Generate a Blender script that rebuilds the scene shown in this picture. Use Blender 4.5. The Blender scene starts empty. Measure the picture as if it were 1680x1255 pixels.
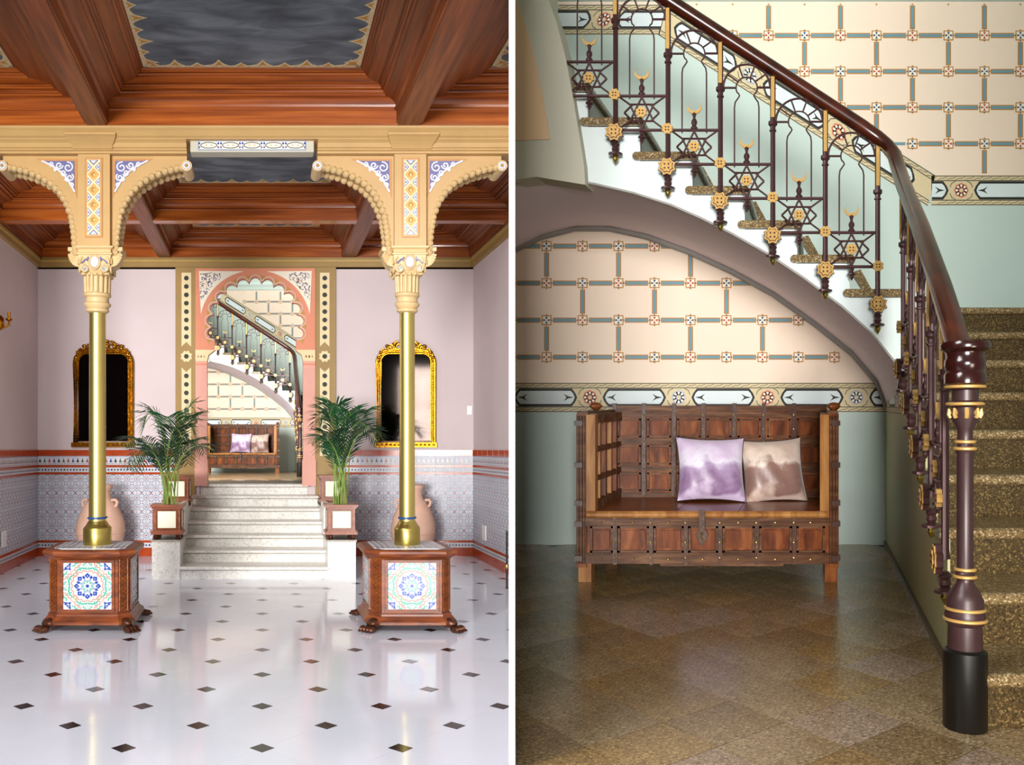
import bpy, bmesh, math, random
from mathutils import Vector, Matrix
R = random.Random(7)
PI = math.pi
sc = bpy.context.scene
C = sc.collection

# ---------------------------------------------------------------- camera, world, light, exposure
F_PX, W_PX, H_PX, HORIZON = 1400.0, 1680.0, 1255.0, 697.0
CAM_Z = 1.40
cam_d = bpy.data.cameras.new('camera'); cam = bpy.data.objects.new('camera', cam_d); C.objects.link(cam)
cam.location = (0, 0, CAM_Z); cam.rotation_euler = (PI/2, 0, 0)
cam_d.sensor_width = 36; cam_d.lens = F_PX/W_PX*36
cam_d.shift_y = (HORIZON-H_PX/2)/W_PX; cam_d.clip_start = .05
sc.camera = cam
sc.view_settings.view_transform = 'Standard'; sc.view_settings.look = 'None'
sc.view_settings.gamma = 1; sc.view_settings.use_curve_mapping = False
sc.view_settings.exposure = 0.27
wd = bpy.data.worlds.new('sky'); sc.world = wd; wd.use_nodes = True
wd.node_tree.nodes['Background'].inputs[0].default_value = (.93, .96, 1, 1)
wd.node_tree.nodes['Background'].inputs[1].default_value = .13

def area(name, loc, aim, sx, sy, power, col=(1, 1, 1)):
    d = bpy.data.lights.new(name, 'AREA'); d.shape = 'RECTANGLE'; d.size = sx; d.size_y = sy
    d.energy = power; d.color = col
    o = bpy.data.objects.new(name, d); C.objects.link(o); o.location = loc
    o.rotation_euler = (Vector(aim)-Vector(loc)).to_track_quat('-Z', 'Y').to_euler()
    return o
area('entrance_daylight', (-2.4, -12.0, 2.0), (-2.6, 8, 1.6), 4.2, 3.4, 3300, (1, .985, .97))
area('lobby_floor_fill', (-3.2, .2, 4.7), (-2.9, 7.5, 0), 3.2, 2.2, 290, (1, .985, .98))  # added lamp, brightens the lobby floor from overhead
area('far_hall_fill', (-5.1, 11.95, 2.3), (-4.2, 17.0, 2.0), 1.1, 2.2, 290, (1, .98, .95))  # added lamp hidden behind the arch wall, lifts the far hall
area('lobby_side_fill', (-5.15, 8.2, 2.3), (-2.9, 10.8, 2.3), 1.2, 1.8, 40, (1, .98, .97))  # added fill lamp for the lobby back wall, no window there
area('stair_hall_fill', (1.9, -.35, .95), (1.9, 4.9, 2.3), .9, .8, 22, (1, .86, .68))  # added low fill lamp, lifts the stair soffit and warms the shadows

# ---------------------------------------------------------------- materials
def S(h, a=1):
    h = h.lstrip('#')
    c = [int(h[i:i+2], 16)/255 for i in (0, 2, 4)]
    return tuple(x/12.92 if x <= .04045 else ((x+.055)/1.055)**2.4 for x in c)+(a,)
def sc_col(c, k): return tuple(min(1, max(0, x*k)) for x in c[:3])+(1,)
def base(name):
    m = bpy.data.materials.new(name); m.use_nodes = True
    return m, m.node_tree, m.node_tree.nodes['Principled BSDF']
def mat(name, hexc, rough=.5, metal=0, var=.08, scale=6, bump=0, coat=0, stretch=(1, 1, 1), bscale=None):
    m, nt, b = base(name); c = S(hexc)
    b.inputs['Roughness'].default_value = rough; b.inputs['Metallic'].default_value = metal
    b.inputs['Coat Weight'].default_value = coat; b.inputs['Coat Roughness'].default_value = .08
    tc = nt.nodes.new('ShaderNodeTexCoord'); mp = nt.nodes.new('ShaderNodeMapping'); mp.inputs['Scale'].default_value = stretch
    nt.links.new(tc.outputs['Object'], mp.inputs[0])
    n = nt.nodes.new('ShaderNodeTexNoise'); n.inputs['Scale'].default_value = scale; n.inputs['Detail'].default_value = 5
    nt.links.new(mp.outputs[0], n.inputs['Vector'])
    r = nt.nodes.new('ShaderNodeValToRGB')
    r.color_ramp.elements[0].position = .3; r.color_ramp.elements[1].position = .7
    r.color_ramp.elements[0].color = sc_col(c, 1-var); r.color_ramp.elements[1].color = sc_col(c, 1+var)
    nt.links.new(n.outputs['Fac'], r.inputs[0]); nt.links.new(r.outputs[0], b.inputs['Base Color'])
    if bump:
        n2 = n
        if bscale:
            n2 = nt.nodes.new('ShaderNodeTexNoise'); n2.inputs['Scale'].default_value = bscale; n2.inputs['Detail'].default_value = 6
            nt.links.new(mp.outputs[0], n2.inputs['Vector'])
        bp = nt.nodes.new('ShaderNodeBump'); bp.inputs['Strength'].default_value = bump; bp.inputs['Distance'].default_value = .01
        nt.links.new(n2.outputs['Fac'], bp.inputs['Height']); nt.links.new(bp.outputs[0], b.inputs['Normal'])
    return m
def ramp_mat(name, stops, scale, stretch, rough=.4, bump=.15, detail=6, coat=0, distort=.6, turn=0, spec=.5):
    m, nt, b = base(name); b.inputs['Roughness'].default_value = rough; b.inputs['Specular IOR Level'].default_value = spec
    b.inputs['Coat Weight'].default_value = coat; b.inputs['Coat Roughness'].default_value = .15
    tc = nt.nodes.new('ShaderNodeTexCoord'); mp = nt.nodes.new('ShaderNodeMapping'); mp.vector_type = 'TEXTURE'
    mp.inputs['Scale'].default_value = [1/q for q in stretch]; mp.inputs['Rotation'].default_value = (0, 0, turn)
    nt.links.new(tc.outputs['Object'], mp.inputs[0])
    n = nt.nodes.new('ShaderNodeTexNoise'); n.inputs['Scale'].default_value = scale; n.inputs['Detail'].default_value = detail
    n.inputs['Distortion'].default_value = distort
    nt.links.new(mp.outputs[0], n.inputs['Vector'])
    r = nt.nodes.new('ShaderNodeValToRGB'); e = r.color_ramp.elements
    while len(e) < len(stops): e.new(.5)
    for k, (p, h) in enumerate(stops): e[k].position = p; e[k].color = S(h)
    nt.links.new(n.outputs['Fac'], r.inputs[0]); nt.links.new(r.outputs[0], b.inputs['Base Color'])
    if bump:
        bp = nt.nodes.new('ShaderNodeBump'); bp.inputs['Strength'].default_value = bump; bp.inputs['Distance'].default_value = .008
        nt.links.new(n.outputs['Fac'], bp.inputs['Height']); nt.links.new(bp.outputs[0], b.inputs['Normal'])
    return m
def terrazzo(name, ground, chip, dark, scale=70, rough=.28, mottle=.5):
    m, nt, b = base(name); b.inputs['Roughness'].default_value = rough
    tc = nt.nodes.new('ShaderNodeTexCoord')
    v = nt.nodes.new('ShaderNodeTexVoronoi'); v.inputs['Scale'].default_value = scale
    nt.links.new(tc.outputs['Object'], v.inputs['Vector'])
    s = nt.nodes.new('ShaderNodeSeparateColor'); nt.links.new(v.outputs['Color'], s.inputs[0])
    r = nt.nodes.new('ShaderNodeValToRGB'); e = r.color_ramp.elements; e.new(.5); e.new(.8)
    for k, (p, h) in enumerate([(0, dark), (.35, ground), (.75, ground), (.97, chip)]): e[k].position = p; e[k].color = S(h)
    nt.links.new(s.outputs[0], r.inputs[0])
    n = nt.nodes.new('ShaderNodeTexNoise'); n.inputs['Scale'].default_value = 2.2; n.inputs['Detail'].default_value = 4
    nt.links.new(tc.outputs['Object'], n.inputs['Vector'])
    mx = nt.nodes.new('ShaderNodeMix'); mx.data_type = 'RGBA'; mx.blend_type = 'MULTIPLY'; mx.inputs[0].default_value = mottle
    r2 = nt.nodes.new('ShaderNodeValToRGB'); r2.color_ramp.elements[0].position = .3; r2.color_ramp.elements[1].position = .7
    r2.color_ramp.elements[0].color = (.62, .52, .42, 1); nt.links.new(n.outputs['Fac'], r2.inputs[0])
    nt.links.new(r.outputs[0], mx.inputs[6]); nt.links.new(r2.outputs[0], mx.inputs[7]); nt.links.new(mx.outputs[2], b.inputs['Base Color'])
    return m
def cushion_mat(name, stops, scale):
    m, nt, b = base(name); b.inputs['Roughness'].default_value = .38; b.inputs['Sheen Weight'].default_value = .5
    tc = nt.nodes.new('ShaderNodeTexCoord'); sp = nt.nodes.new('ShaderNodeSeparateXYZ'); nt.links.new(tc.outputs['Generated'], sp.inputs[0])
    n = nt.nodes.new('ShaderNodeTexNoise'); n.inputs['Scale'].default_value = scale; n.inputs['Detail'].default_value = 8
    nt.links.new(tc.outputs['Generated'], n.inputs['Vector'])
    a = nt.nodes.new('ShaderNodeMath'); a.operation = 'MULTIPLY_ADD'; a.inputs[1].default_value = .9; a.inputs[2].default_value = -.45
    nt.links.new(n.outputs['Fac'], a.inputs[0])
    d = nt.nodes.new('ShaderNodeMath'); nt.links.new(a.outputs[0], d.inputs[0]); nt.links.new(sp.outputs['Z'], d.inputs[1])
    r = nt.nodes.new('ShaderNodeValToRGB'); e = r.color_ramp.elements
    while len(e) < len(stops): e.new(.5)
    for k, (p, h) in enumerate(stops): e[k].position = p; e[k].color = S(h)
    nt.links.new(d.outputs[0], r.inputs[0]); nt.links.new(r.outputs[0], b.inputs['Base Color'])
    return m

M = {}
M['white_paint'] = mat('white_paint', '#f6f6f6', .7, var=.01)
M['lilac'] = mat('lilac_plaster', '#d2c3c3', .75, var=.04, scale=1.2)
M['marble'] = mat('white_marble', '#dfe2ee', .1, var=.02, scale=2.5)
M['joint'] = mat('floor_joint', '#d8dae4', .4, var=.02)
M['black_marble'] = mat('black_marble', '#17151a', .12, var=.3)
M['brown_marble'] = mat('brown_marble', '#4a3a3c', .12, var=.3)
M['step'] = terrazzo('pale_step_stone', '#e6e3dc', '#f1eee7', '#d0ccc3', 60, .3, .12)
M['step_edge'] = mat('worn_step_edge', '#a99f92', .4, var=.15, scale=20)
M['wood_c'] = ramp_mat('ceiling_wood', [(.25, '#6e3310'), (.5, '#9a4c1a'), (.75, '#b86728')], 5, (.25, 6, 6), .26, .1, coat=.3, distort=.3)
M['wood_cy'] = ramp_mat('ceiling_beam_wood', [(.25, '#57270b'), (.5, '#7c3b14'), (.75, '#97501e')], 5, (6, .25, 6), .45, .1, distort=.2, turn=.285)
M['wood_dark'] = ramp_mat('beam_wood', [(.3, '#4a200a'), (.7, '#7a3d17')], 5, (6, .3, 6), .35, .1)
M['panel_blue'] = ramp_mat('painted_ceiling_panel', [(.3, '#3d444b'), (.5, '#5c656e'), (.72, '#808890')], 4, (.6, 1.6, 1), .8, 0, 9)
M['lace'] = mat('painted_lace', '#ccb78f', .7, var=.2, scale=40)
M['lace_gold'] = mat('painted_lace_gold', '#b98535', .6, var=.1)
M['beige'] = mat('beige_painted_stone', '#bb965f', .5, var=.05, scale=5)
M['beige2'] = mat('beige_painted_stone_deep', '#b98347', .5, var=.08, scale=5)
M['cream'] = mat('cream_stucco', '#cdaf7d', .5, var=.06, scale=12)
M['tile_white'] = mat('glazed_white', '#cdcdd3', .45, var=.02)
M['tile_blue'] = mat('glaze_blue', '#2c4696', .2, var=.1)
M['tile_grey'] = mat('glaze_grey_blue', '#8d9bb4', .2, var=.1)
M['tile_violet'] = mat('glaze_violet', '#6f6f9a', .2, var=.1)
M['tile_red'] = mat('glaze_terracotta', '#a84420', .18, var=.15, scale=9)
M['tile_green'] = mat('glaze_green', '#3c6a4c', .2, var=.1)
M['tile_teal'] = mat('glaze_teal', '#55a58a', .2, var=.1)
M['tile_pink'] = mat('glaze_pink', '#d98a7a', .2, var=.1)
M['tile_black'] = mat('glaze_black', '#22242c', .2, var=.1)
M['orange'] = mat('painted_orange', '#dd9d58', .5, var=.1)
M['gold'] = mat('gilded_metal', '#d2bd70', .36, 1, .05, 5, .02)
M['brass'] = mat('hammered_brass', '#bda75a', .32, 1, .15, 14, .2)
M['gilt'] = mat('carved_gilt', '#a8701a', .32, 1, .35, 30, .5)
M['gilt_pale'] = mat('pale_gilt', '#c69c58', .42, .35, .1, 30)
M['tile_white'].node_tree.nodes['Principled BSDF'].inputs['Specular IOR Level'].default_value = .25
M['ring_blue'] = mat('blue_enamel', '#1d4a86', .3, var=.05)
M['wood_p'] = ramp_mat('pedestal_wood', [(.25, '#4a1f0a'), (.55, '#7c3b15'), (.8, '#a05a24')], 5, (1, 1, 5), .42, .08)
M['wood_pd'] = ramp_mat('pedestal_wood_carved', [(.25, '#4a2008'), (.7, '#8a4a1a')], 9, (1, 1, 2), .3, .2)
M['wood_pl'] = ramp_mat('planter_wood', [(.25, '#6b3420'), (.6, '#9a5638'), (.85, '#b57350')], 5, (1, 1, 5), .35, .08)
M['bronze'] = mat('bronze_paw', '#5a3524', .3, .6, .3, 25, .2)
M['mirror'] = mat('dimmed_mirror_glass', '#1c1816', .05, 1, .2, 3)  # base colour darkened to stand in for a dim reflected room
M['clay'] = mat('terracotta_clay', '#d6ad96', .75, var=.1, scale=5, bump=.15)
M['leaf'] = mat('palm_leaf', '#1f562e', .4, var=.35, scale=9)
M['leaf2'] = mat('palm_leaf_dark', '#12371f', .4, var=.3, scale=9)
M['stem'] = mat('palm_stem', '#7f9a45', .5, var=.2, scale=12)
M['soil'] = mat('potting_soil', '#3a2a1e', .9, var=.3, scale=30)
M['pink'] = mat('pink_painted_stucco', '#dba08f', .6, var=.05, scale=4)
M['pink_deep'] = mat('salmon_painted_stucco', '#d98a68', .6, var=.06, scale=4)
M['olive'] = mat('olive_gold_paint', '#9c7d44', .55, var=.06, scale=4)
M['olive_lt'] = mat('pale_gold_moulding', '#b59550', .5, var=.06)
M['strip'] = mat('cream_strip', '#e2cf9f', .55, var=.05)
M['ochre'] = mat('ochre_paint', '#b98a2c', .5, var=.1)
M['plastic'] = mat('white_plastic', '#ecebe6', .35, var=.01)
M['iron'] = mat('black_iron', '#16130f', .4, .4, .2)
M['olive_side'] = mat('dark_olive_side', '#55492a', .7, var=.05, scale=2)  # unseen partition face, coloured dark to cut bounced light
# hall
M['mint'] = mat('mint_wall_paint', '#c2d3ca', .6, var=.03, scale=1.5)
M['peach'] = mat('peach_wall_paint', '#efdac4', .6, var=.03, scale=1.5)
M['string'] = mat('stair_string_paint', '#dbe5e4', .6, var=.02)
M['soffit'] = mat('lilac_soffit_paint', '#e6d8e3', .65, var=.03, scale=1.5)
M['soffit_edge'] = mat('grey_soffit_edge', '#99958f', .65, var=.04)
M['mint_wall_shade'] = mat('shaded_mint_stair_wall', '#b1ad80', .6, var=.06, scale=2)  # mint paint with its shade mixed in as an olive tint
M['pier'] = mat('grey_green_pier', '#bdb8a6', .65, var=.04, scale=2)
M['pier_in'] = mat('peach_pier_recess', '#d9b48c', .65, var=.05, scale=2)
M['bar_tan'] = mat('pattern_tan', '#b27e3a', .6, var=.06)
M['bar_blue'] = mat('pattern_grey_blue', '#6c929c', .6, var=.06)
M['pat_red'] = mat('pattern_red', '#aa3d26', .6, var=.06)
M['pat_navy'] = mat('pattern_navy', '#234269', .6, var=.06)
M['pat_cream'] = mat('pattern_cream', '#efe6d0', .6, var=.03)
M['bd_tan'] = mat('border_tan', '#d6c59c', .6, var=.05)
M['bd_black'] = mat('border_black', '#22241f', .6, var=.1)
M['bd_mint'] = mat('border_pale', '#d9e4e4', .6, var=.03)
M['bd_red'] = mat('border_rosette_red', '#cf7058', .6, var=.06)
M['bd_blue'] = mat('border_rosette_blue', '#a9b3c4', .6, var=.06)
M['maroon'] = mat('maroon_iron', '#4c3030', .38, .35, .12, 20)
M['maroon_lt'] = mat('maroon_newel', '#3a2525', .38, .15, .1, 20)
M['rail'] = ramp_mat('polished_rail', [(.3, '#240b06'), (.7, '#4d1d0d')], 4, (2, 2, 2), .28, .03, coat=.2)
M['cap_wood'] = mat('dark_polished_wood', '#2a0d0b', .2, var=.15, coat=.4)
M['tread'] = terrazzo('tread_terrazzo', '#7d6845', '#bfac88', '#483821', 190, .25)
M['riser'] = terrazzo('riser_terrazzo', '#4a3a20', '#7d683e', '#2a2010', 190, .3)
FT = [terrazzo('floor_terrazzo_'+n, a, b_, c_, 170, .2) for n, a, b_, c_ in (
    ('tan', '#9c8563', '#c4ae8b', '#6f5b3f'), ('brown', '#8b7350', '#b59d77', '#5f4c32'), ('rose', '#a18b75', '#cbb5a1', '#735f4c'), ('ochre', '#9a7d50', '#c6a970', '#6d5534'))]
M['fjoint'] = mat('dark_joint', '#3a2f20', .5, var=.1)
M['bw'] = ramp_mat('bench_wood', [(.25, '#3a180a'), (.5, '#6e3719'), (.75, '#96582d')], 6, (3, 3, .8), .42, .25, spec=.2)
M['bwx'] = ramp_mat('bench_rail_wood', [(.25, '#352014'), (.5, '#5a3a27'), (.75, '#7c583e')], 6, (.8, 3, 5), .42, .25, spec=.2)
M['bwl'] = ramp_mat('bench_pale_wood', [(.25, '#744420'), (.5, '#9d6a37'), (.8, '#bd8a52')], 5, (4, 4, .6), .4, .15, spec=.2)
M['bws'] = ramp_mat('bench_seat_wood', [(.25, '#6a3217'), (.5, '#8f4d25'), (.8, '#aa6636')], 4, (.6, 4, 4), .3, .1)
M['strap'] = mat('dark_strap_wood', '#43281c', .45, var=.25, scale=30, bump=.2)
M['stud'] = mat('brass_stud', '#a8874a', .35, .8, .2)
M['hasp'] = mat('rusty_iron', '#4e3c34', .5, .6, .25, 40, .2)
M['cush_a'] = cushion_mat('lilac_velvet', [(.1, '#c7b3cd'), (.3, '#846488'), (.48, '#a68cae'), (.62, '#dcd3e2'), (.85, '#cbb4cf')], 3.2)
M['cush_b'] = cushion_mat('taupe_velvet', [(.1, '#c3aa9c'), (.3, '#7d5c52'), (.52, '#8a685c'), (.66, '#d5c3b4'), (.85, '#c0a898')], 3.2)
M['piping'] = mat('dark_piping', '#2a1d1c', .6, var=.1)

# ---------------------------------------------------------------- room axes
# Two rooms share one thin white partition.  Each room is oblique in plan: its depth axis leans away from the partition.
class Frame:
    def __init__(s, lean, fall, o, side):
        s.A = Matrix(((1, lean, 0), (0, 1, 0), (0, fall, 1))); s.o = Vector(o); s.side = side
    def w(s, p): return s.A @ Vector(p)+s.o
    def moved(s, p): 
        f = Frame(0, 0, s.w(p), s.side); f.A = s.A; return f
VL, VR = (430.0, 735.0), (1333.0, 660.0)
FL = Frame((VL[0]-840)/F_PX, (HORIZON-VL[1])/F_PX, (0, 0, 0), -1)          # lobby, floor at 0
FR = Frame((VR[0]-840)/F_PX, (HORIZON-VR[1])/F_PX, (0, 0, .45), 1)         # stair hall, floor a little higher
HALL_OFF = (.18, 11.4, .93)
FH = FL.moved(HALL_OFF)                                                    # the hall beyond the lobby arch
def lx(u, Y): return (u-VL[0])*Y/F_PX
def lz(v, Y): return CAM_Z-(v-VL[1])*Y/F_PX
def rx(u, Y): return (u-VR[0])*Y/F_PX
def rz(v, Y): return .95-(v-VR[1])*Y/F_PX
I3 = Matrix.Identity(3)
ROOM = {}
CACHE = {}

class MB:
    def __init__(s): s.v, s.f, s.m, s.mats = [], [], [], []
    def mi(s, m):
        m = M[m] if isinstance(m, str) else m
        if m not in s.mats: s.mats.append(m)
        return s.mats.index(m)
    def add(s, vs, fs, m):
        b = len(s.v); k = s.mi(m); s.v += [tuple(p) for p in vs]
        for f in fs: s.f.append([b+i for i in f]); s.m.append(k)
        return s
    def box(s, x0, x1, y0, y1, z0, z1, m):
        return s.add([(x, y, z) for z in (z0, z1) for y in (y0, y1) for x in (x0, x1)],
                     [(0, 2, 3, 1), (4, 5, 7, 6), (0, 1, 5, 4), (2, 6, 7, 3), (0, 4, 6, 2), (1, 3, 7, 5)], m)
    def prism(s, pts, ax, a, b, m, cap=True):
        n = len(pts)
        def P(p, t): return (p[0], t, p[1]) if ax == 'y' else ((p[0], p[1], t) if ax == 'z' else (t, p[0], p[1]))
        vs = [P(p, a) for p in pts]+[P(p, b) for p in pts]
        fs = [(i, (i+1) % n, n+(i+1) % n, n+i) for i in range(n)]
        if cap: fs += [tuple(range(n))[::-1], tuple(range(n, 2*n))]
        return s.add(vs, fs, m)
    def face(s, pts, m): return s.add(pts, [tuple(range(len(pts)))], m)
    def lathe(s, prof, m, seg=20, c=(0, 0), caps=True):
        vs, fs, n = [], [], len(prof)
        for (r, z) in prof:
            for k in range(seg):
                a = 2*PI*k/seg; vs.append((c[0]+r*math.cos(a), c[1]+r*math.sin(a), z))
        for i in range(n-1):
            for k in range(seg):
                k2 = (k+1) % seg; fs.append((i*seg+k, i*seg+k2, (i+1)*seg+k2, (i+1)*seg+k))
        if caps: fs += [tuple(range(seg))[::-1], tuple(range((n-1)*seg, n*seg))]
        return s.add(vs, fs, m)
    def tube(s, pts, r, m, seg=6, closed=False, flat=1.0):
        P = [Vector(p) for p in pts]; n = len(P); vs, fs = [], []
        up = None
        for i in range(n):
            if closed: t = P[(i+1) % n]-P[i-1]
            else: t = P[min(i+1, n-1)]-P[max(i-1, 0)]
            t.normalize()
            if up is None: up = Vector((0, 0, 1)) if abs(t.z) < .9 else Vector((1, 0, 0))
            a = t.cross(up)
            if a.length < 1e-5: a = t.cross(Vector((0, 1, 0)))
            a.normalize(); b = a.cross(t).normalized(); up = b
            rr = r[i] if isinstance(r, (list, tuple)) else r
            for k in range(seg):
                q = 2*PI*(k+.5)/seg; vs.append(P[i]+a*(rr*math.cos(q))+b*(rr*flat*math.sin(q)))
        for i in range(n if closed else n-1):
            j = (i+1) % n
            for k in range(seg):
                k2 = (k+1) % seg; fs.append((i*seg+k, i*seg+k2, j*seg+k2, j*seg+k))
        if not closed: fs += [tuple(range(seg))[::-1], tuple(range((n-1)*seg, n*seg))]
        return s.add(vs, fs, m)
    def blob(s, c, r, m, seg=10, rings=6):
        if not isinstance(r, (tuple, list)): r = (r, r, r)
        vs = [(c[0], c[1], c[2]-r[2])]
        for i in range(1, rings):
            a = -PI/2+PI*i/rings
            for k in range(seg):
                b = 2*PI*k/seg; vs.append((c[0]+r[0]*math.cos(a)*math.cos(b), c[1]+r[1]*math.cos(a)*math.sin(b), c[2]+r[2]*math.sin(a)))
        vs.append((c[0], c[1], c[2]+r[2])); fs = []
        for k in range(seg):
            k2 = (k+1) % seg; fs.append((0, 1+k2, 1+k))
            for i in range(rings-2):
                a = 1+i*seg; fs.append((a+k, a+k2, a+seg+k2, a+seg+k))
            a = 1+(rings-2)*seg; fs.append((a+k, a+k2, len(vs)-1))
        return s.add(vs, fs, m)
    def xf(s, fn): s.v = [tuple(fn(p)) for p in s.v]; return s

def put(name, mb, F, at=(0, 0, 0), parent=None, skew=True, smooth=False, key=None, clip=True):
    """mb holds points relative to `at` in the room axes of F.  Parts hang under parent."""
    A = F.A if skew else I3
    wo = F.w(at); me = None
    if key is not None: me = CACHE.get((key, F.side, F is FH, skew))
    if me is None:
        me = bpy.data.meshes.new(name)
        me.from_pydata([tuple(A @ Vector(p)) for p in mb.v], [], mb.f)
        for m in mb.mats: me.materials.append(m)
        me.polygons.foreach_set('material_index', mb.m)
        if smooth:
            me.polygons.foreach_set('use_smooth', [True]*len(me.polygons)); me.set_sharp_from_angle(angle=math.radians(38))
        me.update()
        bm = bmesh.new(); bm.from_mesh(me); bmesh.ops.recalc_face_normals(bm, faces=bm.faces); bm.to_mesh(me); bm.free()
        if key is not None: CACHE[(key, F.side, F is FH, skew)] = me
    if clip and F is not FH:
        lim = .012*F.side; xs = [v.co.x+wo.x for v in me.vertices]
        out = (max(xs) > lim) if F.side < 0 else (min(xs) < lim)
        gone = (min(xs) > lim) if F.side < 0 else (max(xs) < lim)
        if gone: return None
        if out:
            me = me.copy(); bm = bmesh.new(); bm.from_mesh(me)
            bmesh.ops.bisect_plane(bm, geom=bm.verts[:]+bm.edges[:]+bm.faces[:], plane_co=(lim-wo.x, 0, 0), plane_no=(-F.side, 0, 0), clear_outer=True)
            bm.to_mesh(me); bm.free()
            if len(me.polygons) == 0: return None
    o = bpy.data.objects.new(name, me); C.objects.link(o)
    if parent is not None: o.parent = parent; o.location = wo-ROOM[parent.name]
    else: o.location = wo
    ROOM[o.name] = wo
    return o
def tag(o, label, cat, group=None):
    if o is None: return o
    o['label'] = label; o['category'] = cat
    if group: o['group'] = group
    return o
def thing(name, label, cat, F, at, group=None):
    o = bpy.data.objects.new(name, None); C.objects.link(o); o.empty_display_size = .1
    o.location = F.w(at); ROOM[o.name] = F.w(at); return tag(o, label, cat, group)
def struct(o, label=None):
    o['kind'] = 'structure'
    if label: o['label'] = label
    return o
def sroot(name, F, at, label=None):
    o = bpy.data.objects.new(name, None); C.objects.link(o); o.location = F.w(at); ROOM[o.name] = F.w(at)
    return struct(o, label)
def stuff(o):
    if o: o['kind'] = 'stuff'
    return o
def arc(cx, cz, r, a0, a1, n, rz_=None):
    rz_ = r if rz_ is None else rz_
    return [(cx+r*math.cos(a0+(a1-a0)*i/n), cz+rz_*math.sin(a0+(a1-a0)*i/n)) for i in range(n+1)]
def ribbon(pts, w, closed=False):
    """thin 2D stroke as quads"""
    out, n = [], len(pts)
    for i in range(n if closed else n-1):
        a, b = Vector(pts[i]), Vector(pts[(i+1) % n]); d = b-a
        if d.length < 1e-7: continue
        nn = Vector((-d.y, d.x)).normalized()*w/2; e = d.normalized()*w*.35
        out.append([a-nn-e, b-nn+e, b+nn+e, a+nn-e])
    return out
def diamond(x, z, a, b): return [(x-a, z), (x, z-b), (x+a, z), (x, z+b)]
def rot2(pts, a, c=(0, 0)):
    ca, sa = math.cos(a), math.sin(a)
    return [(c[0]+(p[0]-c[0])*ca-(p[1]-c[1])*sa, c[1]+(p[0]-c[0])*sa+(p[1]-c[1])*ca) for p in pts]
def star(cx, cz, r, n=8, k=.74, a0=PI/8):
    return [(cx+(r if i % 2 == 0 else r*k)*math.cos(a0+PI*i/n), cz+(r if i % 2 == 0 else r*k)*math.sin(a0+PI*i/n)) for i in range(2*n)]

# ================================================================ the partition
pw = MB().box(-.0079, .0079, 2.2, 10.6, -1.0, 6.0, 'white_paint')
FW = Frame(0, 0, (0, 0, 0), 0)
o = bpy.data.objects.new('wall_partition', bpy.data.meshes.new('wall_partition')); o.data.from_pydata(pw.v, [], pw.f); o.data.materials.append(M['white_paint']); o.data.materials.append(M['olive_side']); o.data.polygons[5].material_index = 1; C.objects.link(o)
struct(o, 'slim white partition wall between the two rooms')

o = bpy.data.objects.new('wall_front', bpy.data.meshes.new('wall_front')); g = MB().box(1.25, 4.2, -.75, -.6, 0, 5.0, 'white_paint')  # added out-of-view wall, placed to dim the right of the hall
o.data.from_pydata(g.v, [], g.f); o.data.materials.append(M['mint']); C.objects.link(o); struct(o, 'added wall behind the viewer shading the right of the stair hall')

# ================================================================ LOBBY SHELL
YB, XL, XR = 11.07, -2.91, 2.74           # back wall, side walls
ZB = 3.86                                  # underside of the ceiling beams
fl = put('floor', MB().box(XL-.1, XR+.1, .5, YB+.1, -.12, -.004, 'joint'), FL, clip=True); struct(fl, 'polished white marble floor with small dark inlays')
D = .646
hd, e = .06, .0005
def tile_poly():
    h, q = D/2-e, hd/2
    pts = []
    for k in range(4):
        a = k*PI/2
        p = [(h-q-e, -q), (h-2*q-e, 0), (h-q-e, q)]
        pts += rot2(p, a)
    return pts
tp = MB().prism(tile_poly(), 'z', -.012, 0, 'marble')
ik = MB().prism([(hd-.0015, 0), (0, hd-.0015), (-hd+.0015, 0), (0, -hd+.0015)], 'z', -.012, 0, 'black_marble')
ib = MB().prism([(hd-.0015, 0), (0, hd-.0015), (-hd+.0015, 0), (0, -hd+.0015)], 'z', -.012, 0, 'brown_marble')
for j in range(-2, 23):
    Y = 3.984+j*D/2
    if Y > YB+.2: continue
    for i in range(-6, 6):
        x = (i+.5*(j % 2))*D
        for (xx, nm, g, ky) in ((x, 'inlay', ik if R.random() < .7 else ib, None), (x+D/2, 'floor_tile', tp, 'ft')):
            if XL-.1 < xx < XR+.1 and (Y < YB-.05 or nm == 'floor_tile'):
                put(nm, g, FL, (xx, Y, 0), fl, key=ky if ky else ('ik' if g is ik else 'ib'))

# walls
wb = MB()
ox0, ox1 = lx(340, YB), lx(497, YB)        # opening of the arch
wb.box(XL-.1, lx(321, YB)+.05, YB, YB+.35, -.05, 5.0, 'lilac').box(lx(517, YB)-.05, XR+.1, YB, YB+.35, -.05, 5.0, 'lilac')
wb.box(XL-.1, XR+.1, YB, YB+.35, 3.72, 5.0, 'lilac').box(lx(321, YB), lx(517, YB), YB+.02, YB+.3, -.05, .90, 'lilac')
wall_b = struct(put('wall_back', wb, FL, clip=True), 'lilac plaster back wall with a tiled dado')
wall_l = struct(put('wall_left', MB().box(XL-.12, XL, 6.6, YB+.1, -.1, 5.0, 'lilac'), FL), 'lilac side wall at the left edge with tiled dado')
wall_r = struct(put('wall_right', MB().box(XR, XR+.12, 9.2, YB+.1, -.1, 5.0, 'lilac'), FL), 'lilac side wall beside the light switch with tiled dado')

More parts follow.
